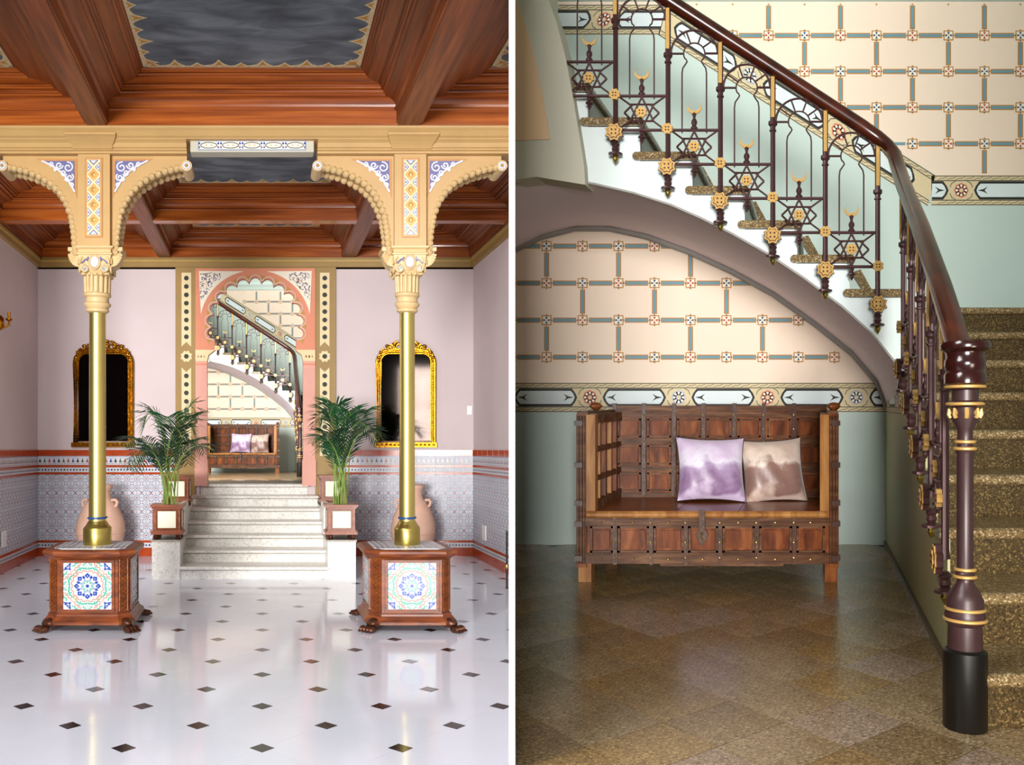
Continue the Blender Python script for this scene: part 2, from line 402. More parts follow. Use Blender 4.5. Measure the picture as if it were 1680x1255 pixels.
# --- dado tiles, built once, hung on three walls
T = .245
def flat(mb, polys, m, lift): 
    for p in polys: mb.face([(q[0], -lift, q[1]) for q in p], m)
def dado_tile(rows):
    mb = MB(); h = T*rows/2
    mb.box(.0012, T-.0012, -.006, 0, .0012, h-.0012, 'tile_white')
    c = T/2
    for i in range(2):
        for j in range(rows):
            cx, cz = (i+.5)*c, (j+.5)*c
            flat(mb, [diamond(cx, cz, .019, .008)], 'tile_red', .0066)
            for (dx, dz) in ((-1, 0), (1, 0)):
                flat(mb, [diamond(cx+dx*.5*c*.93, cz+.5*c*.93 if j < rows-1 or rows == 1 else cz-.5*c*.93, .0045, .013)], 'tile_red', .0066)
            for k in range(8):
                a = PI/8+k*PI/4
                flat(mb, [diamond(cx+.031*math.cos(a), cz+.031*math.sin(a), .0075, .0075)], 'tile_black' if k % 2 else 'tile_blue', .0066)
                q = rot2([(cx+.036, cz-.003), (cx+.058, cz-.005), (cx+.058, cz+.005), (cx+.036, cz+.003)], a+PI/8, (cx, cz))
                flat(mb, [q], 'tile_grey', .0066)
            for (sx, sz) in ((-1, -1), (1, -1), (-1, 1), (1, 1)):
                flat(mb, [diamond(cx+sx*.046, cz+sz*.046, .0075, .0075)], 'tile_blue' if sx*sz > 0 else 'tile_black', .0066)
                flat(mb, ribbon([(cx+sx*.006, cz+sz*.012), (cx+sx*.020, cz+sz*.040)], .0028)+ribbon([(cx+sx*.02, cz+sz*.006), (cx+sx*.052, cz+sz*.018)], .0028), 'tile_grey', .0068)
    return mb
def strip_tile(kind):
    mb = MB()
    if kind == 'red_tile': mb.box(.0015, T-.0015, -.012, 0, .001, .077, 'tile_red')
    if kind == 'red_line': mb.box(.001, T-.001, -.011, 0, .001, .03, 'tile_red')
    if kind == 'plinth_tile': mb.box(.0015, T-.0015, -.014, 0, 0, .108, 'tile_red')
    if kind == 'dot_tile':
        mb.box(.001, T-.001, -.007, 0, .001, .061, 'tile_white')
        for k in range(6):
            flat(mb, [arc((k+.5)*T/6, .031, .0125, 0, 2*PI, 8)[:-1]], 'tile_blue' if k % 3 == 1 else ('tile_black' if k % 3 else 'tile_green'), .0078)
    if kind == 'triangle_tile':
        mb.box(.001, T-.001, -.007, 0, .001, .116, 'tile_white')
        for k, c in enumerate(('tile_black', 'tile_green', 'tile_red', 'tile_blue')):
            x = (k+.5)*T/4
            flat(mb, [[(x-.018, .035), (x+.018, .035), (x+.006, .07), (x, .098), (x-.006, .07)]], c, .0078)
            for q in (-.014, .014): flat(mb, [diamond(x+q, .016, .007, .007)], 'tile_black' if q > 0 else 'tile_red', .0078)
        flat(mb, [[(.001, .108), (T-.001, .108), (T-.001, .112), (.001, .112)]], 'tile_blue', .0078)
    return mb
DT2, DT1 = dado_tile(2), dado_tile(1)
STR = {k: strip_tile(k) for k in ('red_tile', 'red_line', 'plinth_tile', 'dot_tile', 'triangle_tile')}
LAY = [('plinth_tile', 0), ('dot_tile', .11), ('red_line', .174), ('red_line', 1.056), ('dot_tile', 1.087), ('red_line', 1.149), ('triangle_tile', 1.18), ('red_tile', 1.298)]
xw0, xw1 = lx(288, YB), lx(551, YB)
def dado_run(wall, origin, ds, do, length, key):
    n = int(math.ceil(length/T-1e-6))
    def rel(s, o, z): return (s*ds[0]+o*do[0], s*ds[1]+o*do[1], z)
    for i in range(n):
        cut = length-i*T if (i+1)*T > length+1e-6 else None
        for nm, z in LAY+[('dado_tile', .206+T*k) for k in range(3)]+[('dado_half_tile', .206+T*3)]:
            src = DT2 if nm == 'dado_tile' else (DT1 if nm == 'dado_half_tile' else STR[nm])
            g = MB(); g.f, g.m, g.mats = src.f, src.m, src.mats
            g.v = [rel(min(p[0], cut) if cut else p[0], -p[1], p[2]) for p in src.v]
            at = (origin[0]+i*T*ds[0], origin[1]+i*T*ds[1], z)
            put(nm, g, FL, at, wall, key=None if cut else (nm, key))
dado_run(wall_b, (XL, YB), (1, 0), (0, -1), xw0-XL, 'bl')
dado_run(wall_b, (XR, YB), (-1, 0), (0, -1), XR-xw1, 'br')
dado_run(wall_l, (XL, YB), (0, -1), (1, 0), T*14, 'll')
dado_run(wall_r, (XR, YB), (0, -1), (-1, 0), T*7, 'rr')
# cornice under the ceiling
def wall_part(name, wall, g):
    at = tuple(g.v[0]); g.v = [tuple(Vector(p)-Vector(at)) for p in g.v]
    return put(name, g, FL, at, wall)
wall_part('cornice', wall_b, MB().box(XL, XR, YB-.05, YB, 3.74, 3.9, 'olive').box(XL, XR, YB-.07, YB, 3.80, 3.83, 'olive_lt'))
wall_part('cornice', wall_l, MB().box(XL, XL+.05, 6.6, YB, 3.74, 3.9, 'olive').box(XL, XL+.07, 6.6, YB, 3.80, 3.83, 'olive_lt'))
wall_part('cornice', wall_r, MB().box(XR-.05, XR, 9.2, YB, 3.74, 3.9, 'olive').box(XR-.07, XR, 9.2, YB, 3.80, 3.83, 'olive_lt'))

# ================================================================ CEILING: coffers
ceil = struct(put('ceiling', MB().box(XL-.1, XR+.1, 3.85, YB+.1, 4.24, 4.36, 'wood_dark'), FL), 'coffered wooden ceiling with painted blue grey panels')
def bead(d0, d1, z0, z1, out):
    return [(d0+(d1-d0)*t/6+out*math.sin(PI*t/6), z0+(z1-z0)*t/6) for t in range(7)]
PROF = [(0, ZB), (0, 3.870), (.010, 3.872), (.010, 3.962)]+bead(.010, .012, 3.964, 3.986, .014)+[(.012, 3.992)]
PROF += [(.014+.058*(1-math.cos(t*PI/10)), 3.994+.055*math.sin(t*PI/10)) for t in range(0, 6)]
PROF += [(.084, 4.050), (.084, 4.062)]+bead(.080, .086, 4.064, 4.086, .016)+[(.088, 4.090), (.112, 4.094), (.112, 4.106)]+bead(.108, .112, 4.108, 4.124, .010)
PROF += [(.116, 4.126), (.196, 4.136), (.196, 4.148)]+bead(.194, .204, 4.150, 4.168, .012)+[(.222, 4.170), (.222, 4.180)]+bead(.220, .234, 4.181, 4.194, .007)+[(.24, 4.2)]
XBAY = [(XL+.06, -1.33), (-1.19, 1.035), (1.2, XR-.06)]
YBAY = [(4.1, 6.5), (6.85, 9.23), (9.38, YB-.07)]
xs_b = [(-1.33, -1.19), (1.035, 1.2)]
for (a, b) in xs_b: wall_part('beam', ceil, MB().box(a-.002, b+.002, 3.85, YB, ZB, 4.3, 'wood_cy'))
for (a, b) in ((3.85, 4.1), (6.5, 6.85), (9.23, 9.38)): wall_part('cross_beam', ceil, MB().box(XL, XR, a-.002, b+.002, ZB+.003, 4.3, 'wood_c'))
def lace(L, deep=.125):
    """ogee lobes, a point list along s 0..L with height t"""
    n = max(2, round(L/.155)); pts = [(0, 0)]
    st = L/n
    for k in range(n):
        h = deep if k % 2 else deep*.62
        for t, q in ((0, .25), (.2, .34), (.36, .62), (.5, 1.0), (.64, .62), (.8, .34)): pts.append(((k+t)*st, q*h))
    pts += [(L, .25*deep), (L, 0)]
    return pts
for (y0, y1) in YBAY:
    for ib_, (x0, x1) in enumerate(XBAY):
        ka, kb = ((2.05, 2.05), (1.33, 1.31), (2.0, 2.0))[ib_]
        mb = MB(); n = len(PROF)
        for side in range(4):
            vs = []
            for (d, z) in PROF:
                c = [(x0+d*ka, y0+d), (x1-d*kb, y0+d), (x1-d*kb, y1-d), (x0+d*ka, y1-d)]
                p, q = c[side], c[(side+1) % 4]; vs += [(p[0]-x0, p[1]-y0, z), (q[0]-x0, q[1]-y0, z)]
            mb.add(vs, [(2*i, 2*i+1, 2*i+3, 2*i+2) for i in range(n-1)], 'wood_c' if side % 2 == 0 else 'wood_cy')
        put('coffer_moulding', mb, FL, (x0, y0, 0), ceil)
        d = .24; px0, px1, py0, py1 = x0+d*ka, x1-d*kb, y0+d, y1-d
        pn = put('coffer_panel', MB().box(0, px1-px0, 0, py1-py0, 0, .03, 'panel_blue'), FL, (px0, py0, 4.195), ceil)
        if pn is None: continue
        g = MB(); w_, h_ = px1-px0, py1-py0
        for (L, fn) in ((w_, lambda s, t: (s, h_-t)), (w_, lambda s, t: (s, t)), (h_, lambda s, t: (t, s)), (h_, lambda s, t: (w_-t, s))):
            p = lace(L)
            g.prism([fn(*q) for q in p], 'z', -.003, .001, 'lace')
            nn = max(2, round(L/.155))
            for k in range(nn):
                hh = .125 if k % 2 else .078
                c = (k+.5)*L/nn
                g.prism([fn(c-.03, hh*.2), fn(c, hh*.75), fn(c+.03, hh*.2), fn(c, hh*.35)], 'z', -.0045, .0, 'lace_gold')
        put('lace_border', g, FL, (px0, py0, 4.195), pn)

# ================================================================ PORTAL with multifoil arch
portal = sroot('door_1', FL, (lx(419, YB), YB, .93), 'pink horseshoe arch doorway with scalloped edge')
def pp(name, g, parent=portal, smooth=False, skew=True):
    at = (lx(419, YB), YB, .93)
    return put(name, g, FL, at, parent, smooth=smooth, skew=skew)
acx, acz = 0.0, lz(535, YB)-.93
RC, RO, NL = .553, .628, 13
def foil(rc, ro, n=NL, m=6):
    pts = []
    a0, a1 = math.radians(198), math.radians(-18)
    for k in range(n):
        for t in range(m):
            u = t/m; a = a0+(a1-a0)*(k+u)/n
            r = rc+(ro-rc)*math.sin(PI*u)**.6
            pts.append((acx+r*math.cos(a), acz+r*math.sin(a)))
    pts.append((acx+rc*math.cos(a1), acz+rc*math.sin(a1)))
    return pts
px0, px1 = lx(321, YB)-lx(419, YB), lx(517, YB)-lx(419, YB)
jx0, jx1 = ox0-lx(419, YB), ox1-lx(419, YB)
ztop, zspr, zcap = lz(441, YB)-.93, lz(577, YB)-.93, lz(593, YB)-.93
f_ = foil(RC, RO)
outer = [(px0, zspr)]+[(px0, ztop), (px1, ztop), (px1, zspr)]
arch_pts = [(px0, ztop), (px1, ztop), (px1, zspr), (f_[-1][0]+.0, zspr)]+f_[::-1]+[(f_[0][0], zspr), (px0, zspr)]
g = MB()
# strip mesh between rectangle and foil
def rect_hit(a):
    c, s_ = math.cos(a), math.sin(a); t = 9
    if c > 1e-6: t = min(t, (px1-acx)/c)
    if c < -1e-6: t = min(t, (px0-acx)/c)
    if s_ > 1e-6: t = min(t, (ztop-acz)/s_)
    if s_ < -1e-6: t = min(t, (zspr-acz)/s_)
    return (acx+t*c, acz+t*s_)
ao = []
for p in f_: ao.append(rect_hit(math.atan2(p[1]-acz, p[0]-acx)))
vs, fs = [], []
for y in (-.03, .045):
    for p, q in zip(f_, ao): vs += [(p[0], y, p[1]), (q[0], y, q[1])]
n = len(f_)
for i in range(n-1):
    a, b = 2*i, 2*n+2*i
    fs += [(a, a+1, a+3, a+2), (b, b+2, b+3, b+1), (a, a+2, b+2, b), (a+1, b+1, b+3, a+3)]
fs += [(0, 2*n, 2*n+1, 1)]
g.add(vs, fs, 'pink_deep')
for (cx_, cz_) in ((px0, ztop), (px1, ztop)):     # corners not reached by rays
    k = [i for i in range(n-1) if (abs(ao[i][0]-cx_) < 1e-4) != (abs(ao[i+1][0]-cx_) < 1e-4) and ao[i][1] > acz]
    for i in k: g.add([(ao[i][0], -.03, ao[i][1]), (cx_, -.03, cz_), (ao[i+1][0], -.03, ao[i+1][1])], [(0, 1, 2)], 'pink_deep')
for ex, fp_, hp_ in ((px0, f_[0], ao[0]), (px1, f_[-1], ao[-1])):
    g.prism([(ex, zspr), (fp_[0], zspr), fp_, (ex, hp_[1])], 'y', -.03, .045, 'pink_deep')
arch = pp('arch_head', g)
g = MB()
for off, m_, lift in ((.012, 'pink', .036), (.03, 'pink', .034)):
    ln = foil(RC+off, RO+off); 
    for q in ribbon(ln, .008): g.face([(p[0], -lift, p[1]) for p in q], 'pink' if off < .02 else 'pat_cream')
for k in range(NL+1):
    a = math.radians(198-216*k/NL); rr = RC+.075
    t = rot2([(rr-.035, 0), (rr+.022, .03), (rr+.022, -.03)], a); t = [(acx+p[0], acz+p[1]) for p in t]
    g.face([(p[0], -.037, p[1]) for p in t], 'ochre')
pp('scallop_paint', g, arch)
# spandrel panels with tiny arabesque
for sx in (-1, 1):
    g = MB(); ex = px1 if sx > 0 else px0
    Rr = .72
    cor = (ex-sx*.045, ztop-.035)
    ar = [(acx+sx*Rr*math.cos(t), acz+Rr*math.sin(t)) for t in [math.radians(12+66*i/10) for i in range(11)]]
    ar = [(min(p[0], cor[0]) if sx > 0 else max(p[0], cor[0]), min(p[1], cor[1])) for p in ar]
    g.prism([cor]+ar[::1], 'y', -.036, -.03, 'pat_cream')
    for k in range(220):
        u, v = R.random(), R.random()
        x = cor[0]-sx*(.02+u*.27); z = cor[1]-.02-v*.34
        if math.hypot(x-acx, z-acz) < Rr+.03: continue
        q = rot2(diamond(x, z, .014, .0055), R.choice((0, PI/2, PI/4, -PI/4)), (x, z))
        g.face([(p[0], -.037, p[1]) for p in q], R.choice(('tile_violet', 'tile_blue', 'tile_violet', 'orange')))
    pp('spandrel_panel', g)
# jambs, capitals, side strips
zj = -.02
for sx in (-1, 1):
    a, b = (px0, jx0) if sx < 0 else (jx1, px1)
    g = MB().box(a, b, -.03, .08, zj, zcap, 'pink').box(a-.01, b+.01, -.05, .09, zj, .32, 'pink').box(a, b, -.04, .085, zcap-.05, zcap-.03, 'pink_deep')
    jb = pp('jamb', g)
    ca = (px0, f_[0][0]+.01) if sx < 0 else (f_[-1][0]-.01, px1)
    ga, gb = (a, b+.02) if sx < 0 else (a-.02, b)
    g = MB().prism([(a, zcap), (b, zcap), (gb if sx < 0 else b, zcap+.08), (ca[1], zspr+.02) if sx < 0 else (b, zspr+.02), (a, zspr+.02) if sx < 0 else (ca[0], zspr+.02), (a, zcap+.08) if sx < 0 else (ga, zcap+.08)], 'y', -.045, .085, 'strip')
    for k in range(3):
        c = a+(b-a)*(.25+.25*k); g.face([(p[0], -.047, p[1]) for p in diamond(c, zcap+.06, .012, .02)], ('tile_red', 'tile_black', 'ochre')[k])
    pp('capital', g, jb)
    a, b = (lx(288, YB)-lx(419, YB), px0) if sx < 0 else (px1, lx(551, YB)-lx(419, YB))
    g = MB().box(a, b, -.02, .1, -.6, ztop+.05, 'olive')
    sp = pp('side_strip', g)
    c = (a+b)/2+.012*sx*-1
    def zz(v): return lz(v, YB)-.93
    g = MB()
    def vn(z0, z1, top, bot):
        w = .062
        pts = [(c-w, z0), (c, z0+(.06 if bot else 0)), (c+w, z0), (c+w, z1), (c, z1-(.06 if top else 0)), (c-w, z1)]
        g.prism(pts, 'y', -.026, -.02, 'strip')
    vn(zz(569), zz(448), False, True); vn(zz(748), zz(603), True, False)
    g.prism(star(c, zz(585), .08, 8, .78), 'y', -.026, -.02, 'strip')
    pp('cream_strip', g, sp)
    for v in [457+13.7*k for k in range(8)]+[585]+[617+13.9*k for k in range(10)]:
        d = MB().prism(star(0, 0, .033, 8, .86), 'y', -.004, .0, 'bd_black')
        put('painted_dot', d, FL, (lx(419, YB)+c, YB-.0265, .93+zz(v)), sp, key='pdot')
pp('lintel_band', MB().box(lx(288, YB)-lx(419, YB), lx(551, YB)-lx(419, YB), -.022, .1, ztop, ztop+.1, 'olive'))

# ================================================================ STEPS to the arch
steps = thing('marble_staircase', 'pale stone steps rising to the pink arch doorway', 'staircase', FL, (-.085, 9.1, 0))
def sub(name, g, root, F, at, **k): return put(name, g, F, at, root, **k)
SY = [9.1, 9.48, 9.8, 10.08, 10.4, 10.76, 11.06]
sx0, sx1 = -.875, .70
for k, y in enumerate(SY):
    z = .133*(k+1)
    y2 = YB+.3 if k == 6 else SY[k+1]+.05
    a, b = (sx0, sx1) if k < 6 else (px0+lx(419, YB)+.1, px1+lx(419, YB)-.1)
    st = put('step', MB().box(a, b, y+.02, y2, 0 if k == 0 else z-.133, z-.035, 'step'), FL, (0, 0, 0), steps)
    tr = [(y-.012+.012*(1-math.sin(t*PI/6)), z-.0175+.0175*math.cos(t*PI/6)) for t in range(7)]
    pr = [(y2, z), (y+.0, z)]+[(y-.014*math.sin(t*PI/6), z-.0175+.0175*math.cos(t*PI/6)) for t in range(1, 6)]+[(y, z-.035), (y2, z-.035)]
    put('nosing', MB().prism(pr, 'x', a-.012, b+.012, 'step').box(a, b, y+.012, y+.02, z-.044, z-.035, 'step_edge'), FL, (0, 0, 0), st)
for sx in (-1, 1):
    x0, x1 = (-1.175, sx0) if sx < 0 else (sx1, 1.0)
    pl = MB().box(x0, x1, 9.1, 9.72, 0, .42, 'step').box(x0, x1, 9.72, YB, 0, .70, 'step').box(x0-.01, x1+.01, 9.09, 9.72, .40, .42, 'step_edge')
    if sx < 0: pl.box(x1-.05, x1, 9.6, 10.2, .70, .78, 'step')
    else: pl.box(x0, x0+.05, 9.6, 10.2, .70, .78, 'step')
    put('flank_plinth', pl, FL, (0, 0, 0), steps)

# ================================================================ PLANTERS and PALMS
def planter(F, at, label, group='wooden planters on the step plinths'):
    r = thing('wooden_planter', label, 'planter', F, at, group)
    w = .145
    body = MB().box(-w, w, -w, w, .07, .335, 'wood_pl')
    bd = put('body', body, F, at, r, key='pl_body')
    put('rim', MB().box(-w-.03, w+.03, -w-.03, w+.03, .35, .375, 'wood_pl').box(-w-.015, w+.015, -w-.015, w+.015, .33, .35, 'wood_pl'), F, at, r, key='pl_rim')
    put('base_moulding', MB().box(-w-.025, w+.025, -w-.025, w+.025, .055, .085, 'wood_pl').box(-w-.01, w+.01, -w-.01, w+.01, .085, .1, 'wood_pl'), F, at, r, key='pl_base')
    for (dx, dy, kk) in ((0, -1, 'f'), (1, 0, 'r'), (-1, 0, 'l')):
        q = .098; g = MB()
        if dx == 0: g.box(-q, q, -w-.004, -w, .125, .305, 'pat_cream'); fr = MB().box(-q-.016, q+.016, -w-.01, -w, .109, .125, 'wood_pd').box(-q-.016, q+.016, -w-.01, -w, .305, .321, 'wood_pd').box(-q-.016, -q, -w-.01, -w, .125, .305, 'wood_pd').box(q, q+.016, -w-.01, -w, .125, .305, 'wood_pd')
        else:
            a, b = (w, w+.004) if dx > 0 else (-w-.004, -w); c_, d_ = (w, w+.01) if dx > 0 else (-w-.01, -w)
            g.box(a, b, -q, q, .125, .305, 'pat_cream'); fr = MB().box(c_, d_, -q-.016, q+.016, .109, .125, 'wood_pd').box(c_, d_, -q-.016, q+.016, .305, .321, 'wood_pd').box(c_, d_, -q-.016, -q, .125, .305, 'wood_pd').box(c_, d_, q, q+.016, .125, .305, 'wood_pd')
        pn = put('inset_panel', g, F, at, r, key='pl_pan'+kk); put('panel_frame', fr, F, at, pn, key='pl_fr'+kk)
    for sx in (-1, 1):
        for sy in (-1, 1):
            g = MB().lathe([(.02, 0), (.03, .008), (.034, .022), (.026, .04), (.03, .055)], 'bronze', 10, (sx*.12, sy*.12))
            put('foot', g, F, at, r, smooth=True, key=('pl_foot', sx, sy))
    put('soil', MB().box(-w+.01, w-.01, -w+.01, w-.01, .335, .36, 'soil'), F, at, r, key='pl_soil')
    return r
planter(FL, (-1.02, 9.27, .42), 'wooden planter with cream panel holding the palm left of the steps')
planter(FL, (.85, 9.27, .42), 'wooden planter with cream panel holding the palm right of the steps')
planter(FL, (-1.02, 10.3, .70), 'rear wooden planter behind the palm, left of the steps')
planter(FL, (.85, 10.3, .70), 'rear wooden planter behind the palm, right of the steps')

def palm(F, at, label, seed, spec):
    rr = random.Random(seed)
    r = thing('potted_palm', label, 'palm', F, at, 'palms flanking the steps')
    for (az, h, spread, curl) in spec:
        ca, sa = math.cos(az), math.sin(az)
        pts = []
        n = 18
        bx, by = rr.uniform(-.07, .07), rr.uniform(-.07, .07)
        for i in range(n+1):
            t = i/n
            d = spread*(t**1.7)
            z = h*(1-(1-t)**1.5)-curl*max(0, t-.45)**2*1.9
            pts.append(Vector((bx+ca*d, by+sa*d, z)))
        g = MB(); g.tube(pts, [.006*(1-.75*i/n)+.0015 for i in range(n+1)], 'stem', 5)
        lf = M['leaf'] if rr.random() < .6 else M['leaf2']
        fr = put('frond', g, F, at, r, skew=False, smooth=True)
        g = MB()
        for i in range(int(n*.36), n+1):
            t = i/n
            for sub_ in ((0, .5) if i < n else (0,)):
                p = pts[i].lerp(pts[min(i+1, n)], sub_)
                tan = (pts[min(i+1, n)]-pts[max(i-1, 0)]).normalized()
                side = tan.cross(Vector((0, 0, 1)))
                side = side.normalized() if side.length > .05 else Vector((-sa, ca, 0))
                tt = (t-.36)/.64
                L = (.07+.17*math.sin(PI*min(1, .12+tt*.88))**.8)*(h+spread)/1.15
                for sd in (-1, 1):
                    dr = (side*sd*.72+tan*.68+Vector((0, 0, .12-rr.uniform(0, .12)))).normalized()
                    dn = Vector((0, 0, -1)); w = tan*.0085
                    a = p; b = p+dr*L*.5+dn*L*.05; c = p+dr*L+dn*L*.24
                    g.add([a-w*.5, a+w*.5, b+w, b-w, c], [(0, 1, 2, 3), (3, 2, 4)], lf)
        put('leaflet', g, F, at, fr, skew=False)['kind'] = 'stuff'
    return r
def palm_spec(seed, lean):
    rr = random.Random(seed); out = []
    for k in range(15):
        az = 2*PI*k/15+rr.uniform(-.25, .25)
        inner = rr.random()
        h = .78+.6*inner; sp = .16+.38*(1-inner)+.08*rr.random()
        c = math.cos(az)
        if c*lean > .3: sp *= 1.25; h *= .96
        out.append((az, h, sp, rr.uniform(.35, .85)))
    return out
palm(FL, (-1.0, 9.27, .775), 'bushy green palm in the planter left of the steps', 3, palm_spec(5, -1))
palm(FL, (.85, 9.27, .775), 'loose arching green palm in the planter right of the steps', 4, palm_spec(11, 1))

# ================================================================ URNS
def urn(at, label):
    r = thing('clay_urn', label, 'urn', FL, at, 'terracotta urns against the tiled wall')
    pr = [(.11, 0), (.16, .05), (.215, .15), (.26, .27), (.277, .38), (.27, .47), (.245, .56), (.205, .66), (.16, .735), (.125, .775), (.11, .82), (.112, .87), (.13, .905), (.137, .915), (.137, .945), (.125, .95), (.10, .94), (.095, .80)]
    put('body', MB().lathe(pr, 'clay', 28, caps=False), FL, at, r, skew=False, smooth=True, key='urn')
    put('seam', MB().lathe([(.276, .355), (.281, .36), (.276, .366)], 'clay', 28, caps=False), FL, at, r, skew=False, key='urns')
    for sx in (-1, 1):
        put('lug', MB().tube([(sx*.145, -.02, .76), (sx*.19, -.02, .765), (sx*.215, -.02, .74), (sx*.205, -.02, .70), (sx*.185, -.02, .68)], .018, 'clay', 8), FL, at, r, skew=False, smooth=True, key=('urnl', sx))
urn((lx(165, 10.5), 10.5, 0), 'terracotta urn behind the gilded column on the left')
urn((lx(678, 10.5), 10.5, 0), 'terracotta urn behind the gilded column on the right')

# ================================================================ MIRRORS
def mirror(u0, u1, label):
    w = (u1-u0)/2*YB/F_PX; cx = lx((u0+u1)/2, YB); z0 = lz(732, YB); at = (cx, YB, z0)
    H = lz(572, YB)-z0
    r = thing('gilt_mirror', label, 'mirror', FL, at, 'gilt wall mirrors')
    def outline(q, rad):
        ww, hh = w-q, H-q
        p = [(-ww, q), (ww, q), (ww, hh-rad)]+arc(ww-rad, hh-rad, rad, 0, PI/2, 7)[1:]+arc(-ww+rad, hh-rad, rad, PI/2, PI, 7)+[(-ww, hh-rad)]
        return p
    put('glass', MB().prism(outline(.07, .1), 'y', -.02, -.01, 'mirror'), FL, at, r, skew=False)
    fr = put('frame', MB().tube([(p[0], -.032, p[1]) for p in outline(.018, .17)], .022, 'gilt', 8, True).tube([(p[0], -.04, p[1]) for p in outline(.045, .14)], .016, 'gilt', 8, True).tube([(p[0], -.03, p[1]) for p in outline(.067, .11)], .01, 'gilt', 6, True), FL, at, r, skew=False, smooth=True)
    g = MB(); pts = outline(.045, .14)
    for i in range(len(pts)):
        a, b = Vector(pts[i]), Vector(pts[(i+1) % len(pts)]); n = max(1, int((b-a).length/.035))
        for k in range(n):
            p = a.lerp(b, k/n); g.blob((p.x, -.055, p.y), (.011, .008, .011), 'gilt', 6, 4)
    put('beading', g, FL, at, fr, skew=False, smooth=True)
    g = MB().box(-w-.01, w+.01, -.065, -.0, -.012, .05, 'gilt')
    for k in range(14): g.blob((-w+.03+k*(2*w-.06)/13, -.068, .02), (.02, .01, .014), 'gilt', 6, 4)
    put('base_rail', g, FL, at, r, skew=False)
    g = MB()   # crest: scrolled leaves
    def scroll(cx_, cz_, r_, a0, turns, sgn, th):
        n = 20; pts = []
        for i in range(n+1):
            t = i/n; a = a0+sgn*turns*2*PI*t; q = r_*(1-.8*t); pts.append((cx_+q*math.cos(a), -.05, cz_+q*math.sin(a)))
        g.tube(pts, [th*(1-.5*i/n) for i in range(n+1)], 'gilt', 6)
    for s_ in (-1, 1):
        scroll(s_*.1, H+.03, .06, PI/2, 1.3, -s_, .017)
        scroll(s_*.2, H+.0, .05, PI/2, 1.3, s_, .015)
        scroll(s_*.28, H-.045, .04, PI/2, 1.2, -s_, .014)
        for k, (q, hh, a) in enumerate(((.05, .06, .5), (.15, .055, .8), (.24, .03, 1.1), (.32, -.05, 1.4), (.35, -.12, 1.7))):
            g.blob((s_*q, -.05, H+hh), (.03, .018, .022), 'gilt', 8, 5)
            g.blob((s_*q, -.058, H+hh-.03), (.018, .015, .026), 'gilt', 8, 5)
    g.blob((0, -.055, H+.06), (.05, .025, .06), 'gilt', 10, 6).blob((0, -.055, H+.115), (.03, .018, .03), 'gilt', 8, 5)
    for s_ in (-1, 1): g.blob((s_*.05, -.05, H+.095), (.03, .016, .018), 'gilt', 8, 5)
    put('crest', g, FL, at, r, skew=False, smooth=True)
mirror(122, 221, 'ornate gilt framed mirror behind the gilded column on the left')
mirror(617, 716, 'ornate gilt framed mirror behind the gilded column on the right')

